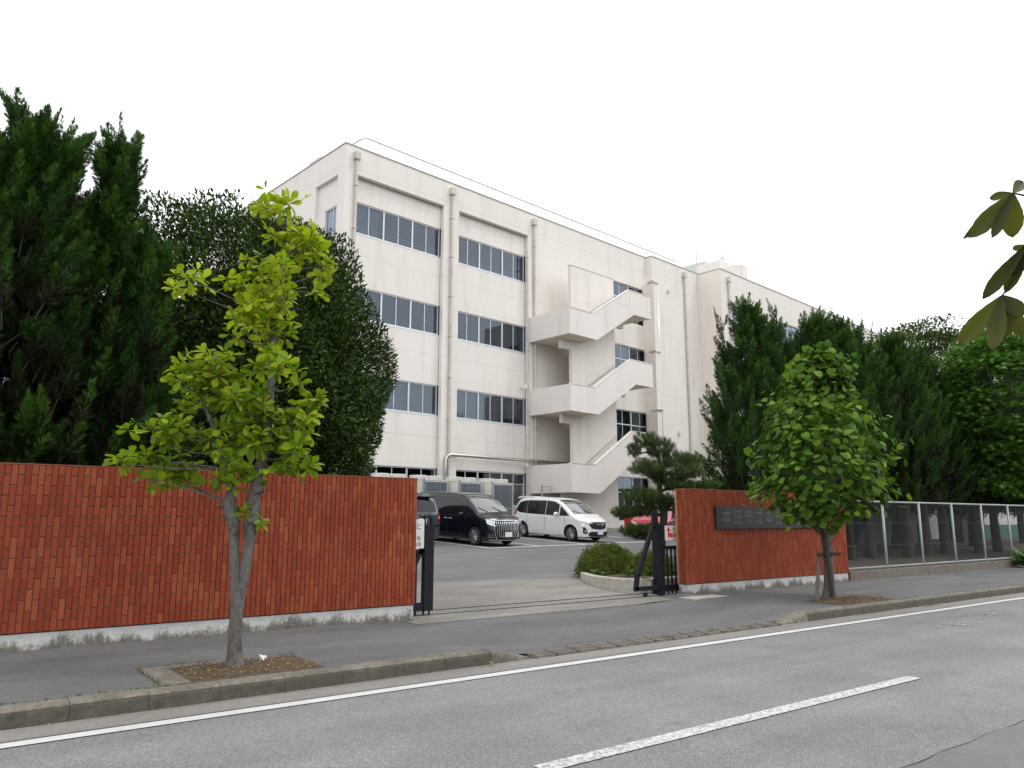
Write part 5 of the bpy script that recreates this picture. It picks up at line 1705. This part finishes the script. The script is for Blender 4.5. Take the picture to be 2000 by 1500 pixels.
# junipers added farther back to block skylight and darken the gaps
for i, (x, y) in enumerate([(24.5, 17.6), (27.5, 17.2), (30.5, 17.4), (33.5, 17.0), (36.5, 17.3), (40.0, 16.6), (43.5, 17.0), (47.5, 17.2)]):
    t = copy_tree(protos[2 + i % 2][0])
    t.location = (x, y, .5)
    t.rotation_euler = (0, 0, 2.3 * i)
    t.scale = (1.15, 1.15, .86)
    tag(t, 'juniper added for shade in the second row, ' + ['behind the nameplate wall end', 'behind the first fence bay', 'behind the second fence bay', 'behind the third fence bay', 'behind the fourth fence bay', 'behind the fifth fence bay', 'beside the dark utility cabinet', 'beside the green based building'][i], group='junipers added for shade in the second row')

# ------------------------------------------------------------------ rounded evergreen
g = np.random.default_rng(40)
ot = tag(empty('evergreen_tree', (5.08, 15.4, .35)), 'large rounded dark evergreen behind the long brick wall, left of the school', 'tree')
def lumpy(d, s):
    return 1 + .085 * np.sin(4.1 * d[:, 0] * s + 1.3) * np.sin(3.7 * d[:, 2] * s + .4) + .07 * np.sin(7.3 * d[:, 1] * s + 2.1) * np.sin(6.1 * d[:, 2] * s) + .045 * np.sin(13 * d[:, 0] + 11 * d[:, 2])
mb = MB()
tr = [np.array([0, 0, -.2]), np.array([.05, 0, 1.0]), np.array([0, .1, 2.2])]
mb.tube(smoothpts(tr, 4), np.linspace(.24, .14, 9), 10)
for i in range(26):
    d = rdir(g, 1)[0]; d[2] = abs(d[2]) * 1.0 + .1
    e = np.array([2.1, 1.9, 3.2]) * unit(d) + np.array([0, 0, 3.2])
    mb.tube(smoothpts([np.array([0, 0, 1.2 + g.uniform(0, 1)]), e * .5 + np.array([0, 0, .7]), e], 4), np.linspace(.07, .012, 9), 6)
autosmooth(mb.build('trunk', M['bark_dark'], ot), 70)
n = 128000
d = rdir(g, n); d = d[d[:, 2] > -.95]; n = len(d)
r = 1 - np.abs(g.normal(0, .15, n)); r = np.clip(r, .35, 1.04)
sc_ = lumpy(d, 1.6)
zs = np.where(d[:, 2] > 0, 3.75, 3.4)
dz = np.clip(d[:, 2], 0, .999)
pw = np.where(d @ VR > 0, 1.8, 2.5)            # sloping shoulder on one side, broad on the other
dome = np.where(d[:, 2] > 0, np.minimum((1 - dz ** pw) ** (1 / pw) / np.sqrt(1 - dz ** 2), 1.7), 1.0) * np.where(d @ VR > 0, 1.0, 1.12)
P = d * (r * sc_)[:, None] * np.stack([2.70 * dome, 2.45 * dome, zs], 1) + np.array([0, 0, 3.85])
# lower skirt thins out
keep = (d[:, 2] > -.55) | (g.random(n) < .45)
P, d, n = P[keep], d[keep], keep.sum()
D = unit(d * .8 + g.normal(0, .55, (n, 3)) + np.array([0, 0, .25]))
Nn = unit(d * .5 + np.array([0, 0, .9]) + g.normal(0, .45, (n, 3)))
SZ = g.uniform(.07, .125, n)
nc = 12000                                     # denser twiggy foliage deep inside the crown
dc = rdir(g, nc); Pc = dc * (g.uniform(0, 1, nc) ** .33 * .82)[:, None] * np.array([2.3, 2.2, 3.2]) + np.array([0, 0, 3.7])
P, D, Nn, SZ = np.concatenate([P, Pc]), np.concatenate([D, rdir(g, nc)]), np.concatenate([Nn, rdir(g, nc)]), np.concatenate([SZ, g.uniform(.25, .42, nc)])
tag(add('crown', leaf_cloud('crown', P, D, Nn, SZ, T_OSM, M['leaf_osm']), ot), kind='stuff')

# ------------------------------------------------------------------ clipped pine
g = np.random.default_rng(50)
PB = np.array([14.9, 13.6, .24])
pt = tag(empty('pine_tree', tuple(PB)), 'clipped garden pine with cloud shaped pads beside the driveway', 'tree')
def p3(l, z, d=0.0): return VR * l + VF * d + np.array([0, 0, z - .24])
tr = smoothpts([p3(.03, .15), p3(.03, .8), p3(.08, 1.3), p3(.14, 1.83), p3(.05, 2.48), p3(.09, 3.0), p3(-.02, 3.5)], 5)
mb = MB(); mb.tube(tr, rad(tr, [(-.1, .17), (.3, .12), (1.5, .095), (2.4, .06), (3.3, .02)]), 10)
pads = [(-.25,3.63,.36,.21),(-.55,3.36,.23,.21),(.11,3.39,.45,.29),(.56,3.06,.52,.26),(.91,3.09,.32,.18),(-.28,2.89,.52,.23),(.34,2.67,.58,.23),(.74,2.8,.45,.19),(-.46,2.19,.52,.23),(0,2.02,.39,.23),(-.79,1.79,.45,.18),(-.34,1.83,.32,.16),(-.55,1.32,.49,.18),(-.15,1.38,.32,.18),(.6,2.45,.58,.13),(1.25,2.48,.39,.09),(.32,2.02,.32,.26),(.7,1.9,.4,.2)]
P, D, S = [], [], []
for (l, z, rx, rz) in pads:
    dep = g.normal(0, .2)
    c = p3(l, z, dep)
    j = tr[int(np.argmin([abs(q[2] - (c[2] - .12)) for q in tr]))]
    mb.tube(smoothpts([j, (j + c) / 2 + np.array([0, 0, .05]), c - np.array([0, 0, rz * .4])], 4), np.linspace(.035, .012, 9), 6)
    for q in range(int(150 * rx * (rx + rz) / .25)):
        dd = rdir(g, 1)[0]; dd[2] = dd[2] * .9 + .12
        o = c + dd * np.array([rx, rx * .9, rz]) * g.uniform(.45, 1.0)
        ax = unit(dd * np.array([.5, .5, .3]) + np.array([0, 0, .8]) + g.normal(0, .2, 3))
        m_ = 34
        P.append(np.repeat(o[None], m_, 0) + ax[None] * g.uniform(-.04, .06, (m_, 1)))
        D.append(unit(ax[None] * .8 + g.normal(0, .55, (m_, 3)))); S.append(g.uniform(.08, .135, m_))
autosmooth(mb.build('trunk', M['bark_dark'], pt), 70)
P, D, S = np.concatenate(P), np.concatenate(D), np.concatenate(S)
tag(add('crown', leaf_cloud('crown', P, D, rdir(g, len(P)), S, T_NEEDLE, M['leaf_pine']), pt), kind='stuff')

# ------------------------------------------------------------------ planter
cl = [(14.6, 16.2), (13.75, 15.25), (13.0, 14.45), (12.45, 13.85), (12.08, 13.25), (11.82, 12.65), (11.72, 12.1), (11.78, 11.7), (12.05, 11.48), (12.5, 11.42), (17.0, 11.42)]
cl = [np.array(p) for p in cl]
cs = smoothpts(cl, 4)
mbk = tag(empty('planter', (cs[8][0], cs[8][1], zlot(*cs[8]))), 'curved low concrete kerb planter holding the pine and azaleas beside the driveway', 'planter')
ox, oy, oz_ = mbk.location
V, F = [], []
for i, p in enumerate(cs):
    t_ = unit(cs[min(i+1, len(cs)-1)] - cs[max(i-1, 0)]); nn = np.array([-t_[1], t_[0]])
    z = zlot(*p)
    zt_ = .455
    zt_ = max(z + .16, .43)
    for (o, h) in ((0, z - .1), (0, zt_ - .02), (.02, zt_), (.12, zt_), (.14, zt_ - .02), (.14, z - .1)):
        q = p + nn * o
        V.append((q[0] - ox, q[1] - oy, h - oz_))
k = 6
F = [(i*k+j, (i+1)*k+j, (i+1)*k+(j+1) % k, i*k+(j+1) % k) for i in range(len(cs)-1) for j in range(k)]
mb = MB(); mb.raw(V, F); mb.build('planter_kerb', M['conc_pale'], mbk)
V = [(p[0] + .05 - ox, p[1] - oy, max(zlot(*p) + .10, .36) - oz_) for p in cs] + [(17 - ox, 16.2 - oy, .50 - oz_)]
mb = MB(); mb.face(V); mb.build('planter_soil', M['soil'], mbk)

def shrub(name, c, r, n, T, mat, label, cat, size, seed, group=None, flat=.6, stems=12):
    g = np.random.default_rng(seed)
    t = tag(empty(name, c), label, cat, group)
    mb = MB()
    for i in range(stems):
        d = rdir(g, 1)[0]; d[2] = abs(d[2]) + .3; e = unit(d) * np.array(r) * .8
        mb.tube([np.zeros(3), e * .5 + np.array([0, 0, .05]), e], [.012, .008, .003], 4)
    mb.build('stem', M['bark_dark'], t)
    d = rdir(g, n); d[:, 2] = np.abs(d[:, 2]) * (1 - .0) - .08
    d = unit(d)
    rr = np.clip(1 - np.abs(g.normal(0, .16, n)), .3, 1.03) * lumpy(d, 2.4)
    P = d * rr[:, None] * np.array(r) * np.array([1, 1, 1])
    P[:, 2] = np.maximum(P[:, 2], .01)
    D = unit(d * .7 + g.normal(0, .5, (n, 3)) + np.array([0, 0, .35])); Nn = unit(d + g.normal(0, .5, (n, 3)) + np.array([0, 0, .5]))
    tag(add('foliage', leaf_cloud('foliage', P, D, Nn, g.uniform(*size, n), T, mat), t), kind='stuff')
    return t
shrub('azalea_bush', (13.22, 13.75, .34), (.80, .70, .74), 26000, T_OSM, M['leaf_az'], 'low rounded yellow green azalea bush at the front corner of the planter', 'bush', (.026, .048), 61)
shrub('azalea_bush', (13.65, 12.75, .34), (.62, .55, .58), 14000, T_OSM, M['leaf_az'], 'smaller darker bush behind the slanted nose frame of the right gate', 'bush', (.026, .048), 62)
shrub('azalea_bush', (15.0, 12.3, .34), (.8, .6, .7), 9000, T_OSM, M['leaf_az'], 'bush behind the gate pickets beside the right brick wall', 'bush', (.026, .048), 63)
def weed(x, y, z, n, s, seed, label, group=None, mat='leaf_weed'):
    g = np.random.default_rng(seed)
    t = tag(empty('weed_clump', (x, y, z)), label, 'weed', group)
    a = g.uniform(0, 2*pi, n)
    D = unit(np.stack([np.cos(a), np.sin(a), g.uniform(.2, 1.6, n)], 1))
    P = D * g.uniform(0, s * .5, (n, 1))
    add('blades', leaf_cloud('blades', P, D, unit(np.stack([-np.sin(a) * .2, np.cos(a) * .2, np.ones(n)], 1) + g.normal(0, .3, (n, 3))), g.uniform(.4, 1, n) * s, T_LANCE, M[mat]), t)
for i, (x, y, s, lab) in enumerate([(12.35, 13.2, .16, 'small pale weed growing over the planter kerb under the azalea'), (12.75, 12.55, .22, 'leafy green weed inside the slanted gate frame'), (12.9, 12.1, .18, 'small weed beside the gate post in the planter'), (12.15, 12.75, .13, 'tiny weed on the planter kerb left of the slanted gate frame')]):
    weed(x, y, .40, 45, s, 70 + i, lab, 'weeds in the planter')
weed(28.3, 10.2, .16, 220, .55, 75, 'green weed clump on the pavement at the foot of the fence')

# ------------------------------------------------------------------ broadleaf trees at the right
def crown_tree(name, x, y, z0, trunk_h, c, r, nclump, per, T, mat, size, seed, label, spread=.5, bark='bark_grey', shell=.55, flat=1.0, group=None):
    g = np.random.default_rng(seed)
    t = tag(empty(name, (x, y, z0)), label, 'tree', group)
    mb = MB()
    top = np.array([c[0], c[1], c[2]])
    tr = smoothpts([np.array([0, 0, -.2]), np.array([g.normal(0, .1), g.normal(0, .1), trunk_h * .6]), np.array([0, 0, trunk_h]), top], 4)
    mb.tube(tr, np.linspace(.2 * r[0] / 2.5, .05, len(tr)), 9)
    P, D, Nn, S = [], [], [], []
    for i in range(nclump):
        d = rdir(g, 1)[0]
        k = g.uniform(shell, 1.0) ** .6
        cc = np.array(c) + d * np.array(r) * k * (1 + .12 * sin(5 * d[0] + seed) * sin(4 * d[2]))
        if cc[2] < trunk_h * .7: continue
        j = tr[g.integers(len(tr) // 2, len(tr))]
        if i % 3 == 0: mb.tube(smoothpts([j, (j + cc) / 2 + np.array([0, 0, .2]), cc], 3), np.linspace(.045, .01, 7), 5)
        m_ = int(per * g.uniform(.6, 1.4))
        off = np.clip(g.normal(0, spread, (m_, 3)), -1.7 * spread, 1.7 * spread) * np.array([1, 1, .42 * flat])
        P.append(cc[None] + off)
        outd = unit(d[None] * .6 + unit(off + 1e-6) * .5 + g.normal(0, .35, (m_, 3)) + np.array([0, 0, -.25]))
        D.append(outd); Nn.append(unit(np.array([0, 0, 1.0]) + d[None] * .4 + g.normal(0, .35, (m_, 3)))); S.append(g.uniform(*size, m_))
    autosmooth(mb.build('trunk', M[bark], t), 70)
    P, D, Nn, S = map(np.concatenate, (P, D, Nn, S))
    tag(add('crown', leaf_cloud('crown', P, D, Nn, S, T, mat), t), kind='stuff')
    return t
crown_tree('sweetgum_tree', 36.3, 12.7, .3, 2.3, (0, 0, 5.6), (3.6, 3.0, 3.9), 560, 46, T_STAR, M['leaf_star'], (.17, .28), 81, 'bright green star leaved tree behind the right end of the fence', .38, shell=.5)
crown_tree('far_tree', 53.0, 24.0, .8, 5.0, (0, 0, 9.5), (6.6, 6.0, 4.3), 420, 110, T_OSM, M['leaf_far'], (.20, .34), 82, 'loose crowned pale tree in the distance above the juniper row', .5, shell=.45, flat=.7)
crown_tree('far_tree', 66.0, 22.0, .8, 3.0, (0, 0, 6.5), (6.0, 6.0, 5.0), 260, 90, T_OSM, M['leaf_far'], (.20, .34), 83, 'distant tree glimpsed between the far tree and the sweetgum', .5, shell=.4)

# ------------------------------------------------------------------ overhanging chestnut branch (near, right)
g = np.random.default_rng(90)
ct = tag(empty('chestnut_tree', (5.6, -.9, .12)), 'dark backlit chestnut leaves hanging into the picture at the right edge', 'tree')
OFF = np.array([5.6, -.9, .12])
mb = MB()
tr = smoothpts([np.array([0, 0, -.1]), np.array([.05, 0, 1.4]), np.array([0, .05, 2.6]), np.array([.1, 0, 4.2])], 5)
mb.tube(tr, np.linspace(.16, .06, len(tr)), 10)
autosmooth(mb.build('trunk', M['bark_grey'], ct), 70)
LV = [((2.985, .991, 2.753), [((3.059, 1.094, 2.79), .045), ((3.08, .986, 2.824), .06), ((2.881, 1.108, 2.597), .088), ((2.914, 1.048, 2.586), .06), ((3.101, 1.047, 2.629), .10), ((3.019, 1.182, 2.646), .05)]),
      ((3.049, .989, 2.573), [((3.075, 1.043, 2.576), .04), ((3.0, 1.133, 2.396), .07), ((3.081, 1.061, 2.481), .09), ((3.087, 1.088, 2.424), .075)]),
      ((3.062, 1.089, 2.412), [((3.058, 1.254, 2.256), .09), ((3.009, 1.122, 2.204), .09), ((3.076, 1.101, 2.26), .12), ((3.076, 1.032, 2.326), .08), ((3.16, 1.073, 2.267), .085)])]
for k in range(9):                                   # more leaves along the branch towards the trunk
    q = np.array([3.27 + .17 * k, .82 - .12 * k, 2.78 + .03 * k]) + g.normal(0, .05, 3)
    b_ = np.array([q[0] + .1, q[1] - .05, q[2] + .10])
    LV.append((tuple(q), [(tuple(q + np.array([sin(a + k) * .16, cos(a + k) * .16, -.12 - .05 * sin(3 * a)])), .075) for a in (0, .9, 1.8, 2.7, 3.6)]))
mb = MB()
hub0 = np.array([3.20, .90, 2.66]) - OFF
bpts = smoothpts([np.array([0, .04, 2.4]), np.array([-.9, .6, 2.85]), hub0 + np.array([.3, -.25, .06]), hub0], 5)
mb.tube(bpts, np.linspace(.035, .007, 16), 7)
mb.build('branch', M['bark_grey'], ct)
def leaflet_mesh(w):
    n, V, F = 12, [], []
    for i in range(n + 1):
        t_ = i / n
        hw_ = w * (.06 + 1.0 * (t_ ** .9) * (1 - t_ ** 3.2) * 1.25) / 2 * (1 + .05 * (i % 2)) if i < n else .001
        V += [(t_, hw_, .02 * sin(pi * t_)), (t_, hw_ * .5, -.012 + (.006 if i % 2 else 0)), (t_, 0, -.035 * sin(pi * t_) - .05 * t_ ** 2), (t_, -hw_ * .5, -.012 + (.006 if i % 2 else 0)), (t_, -hw_, .02 * sin(pi * t_))]
    F = [(i*5+j, (i+1)*5+j, (i+1)*5+j+1, i*5+j+1) for i in range(n) for j in range(4)]
    V += [(0, .006, -.008), (1, .001, -.085), (0, -.006, -.008)]
    return mesh_from('leaflet', V, F, M['leaf_chest'], smooth=True)
for hub, tips in LV:
    hb = np.array(hub) - OFF
    st_ = min(bpts, key=lambda q_: np.linalg.norm(q_ - hb))
    m_ = MB(); m_.tube(smoothpts([st_, (st_ + hb) / 2 + np.array([0, 0, .03]), hb], 4), np.linspace(.006, .0028, 9), 6)
    lf = m_.build('leaf', M['leaf_chest'], ct)
    for tip, w in tips:
        tp_ = np.array(tip) - OFF
        d = tp_ - hb; L = np.linalg.norm(d)
        a = unit(d); nn = unit(-(np.array(hub) - np.array([0, 0, 1.6])) / 3.3 + g.normal(0, .22, 3))
        s_ = unit(np.cross(nn, a)); n_ = np.cross(a, s_)
        o = bpy.data.objects.new('leaflet', leaflet_mesh(w / L))
        o.matrix_basis = Matrix(((a[0]*L, s_[0]*L, n_[0]*L, hb[0]), (a[1]*L, s_[1]*L, n_[1]*L, hb[1]), (a[2]*L, s_[2]*L, n_[2]*L, hb[2]), (0, 0, 0, 1)))
        put(o, lf)

# ------------------------------------------------------------------ litter on the ground
def litter(name, regs, seed, label_kind=True):
    g = np.random.default_rng(seed)
    P, S = [], []
    for (x0, x1, y0, y1, z, n, s) in regs:
        P.append(np.stack([g.uniform(x0, x1, n), g.uniform(y0, y1, n), np.full(n, z) + g.uniform(0, .012, n)], 1)); S.append(g.uniform(.4, 1, n) * s)
    P, S = np.concatenate(P), np.concatenate(S)
    a = g.uniform(0, 2*pi, len(P))
    D = np.stack([np.cos(a), np.sin(a), g.normal(.1, .25, len(P))], 1)
    tag(add(name, leaf_cloud(name, P, D, np.array([0, 0, 1.]) + g.normal(0, .4, (len(P), 3)), S, T_LANCE, M['dry_leaf'])), kind='stuff')
litter('leaf_litter', [(2.14, 3.4, 7.68, 8.5, .172, 900, .045), (13.0, 14.85, 7.68, 8.45, .172, 900, .05), (-2, 4.2, 10.35, 10.62, .152, 420, .03),
                       (0, 5.2, 7.36, 7.45, .006, 60, .035), (12, 20, 7.36, 7.45, .006, 90, .04), (15.2, 15.9, 7.25, 7.44, .006, 60, .05), (12.6, 18.3, 10.4, 10.6, .155, 160, .03), (18.4, 30, 10.45, 10.6, .155, 200, .03)], 95)
g = np.random.default_rng(96)
def weedline(name, regs, mat):
    P = []
    for (x0, y0, x1, y1, z, n) in regs:
        t_ = g.uniform(0, 1, n)
        P.append(np.stack([x0 + (x1 - x0) * t_ + g.normal(0, .012, n), y0 + (y1 - y0) * t_ + g.normal(0, .010, n), np.full(n, z)], 1))
    P = np.concatenate(P); n = len(P)
    D = unit(np.stack([g.normal(0, .6, n), g.normal(0, .6, n), g.uniform(.2, 1, n)], 1))
    tag(add(name, leaf_cloud(name, P, D, rdir(g, n), g.uniform(.012, .035, n), T_LANCE, M[mat])), kind='stuff')
weedline('crack_moss', [(-3, 7.655, 2.0, 7.655, .152, 420), (1.86, 7.68, 1.86, 8.66, .152, 160), (1.9, 8.66, 2.6, 8.68, .152, 60), (12, 7.655, 30, 7.655, .152, 500)], 'leaf_weed')
cn_ = tag(empty('crumpled_litter', (3.02, 8.36, .19)), 'small crumpled white paper lying in the soil by the two stemmed tree', 'litter')
bm = bmesh.new(); bmesh.ops.create_icosphere(bm, subdivisions=2, radius=.045)
for v in bm.verts: v.co *= 1 + .3 * g.normal(); v.co.z *= .6
me = bpy.data.meshes.new('paper'); bm.to_mesh(me); bm.free(); me.materials.append(M['litter']); add('paper', me, cn_)
dl = tag(empty('dead_leaf', (5.22, 7.33, .012)), 'single curled orange brown dead leaf in the gutter by the dropped kerb', 'leaf')
add('blade', leaf_cloud('blade', np.array([[0, 0, .01], [-.02, .02, .015], [.03, -.01, .01]]), np.array([[1, .4, .35], [-.8, .5, .4], [.2, 1, .5]]), np.array([[0, .3, 1.], [.2, 0, 1], [0, -.3, 1]]), np.array([.085, .07, .08]), T_OBOV, pm('orange_leaf', (.30, .12, .04), .8)), dl)
print('counts: magnolia leaves', NKB, 'juniper sprays', NJ)
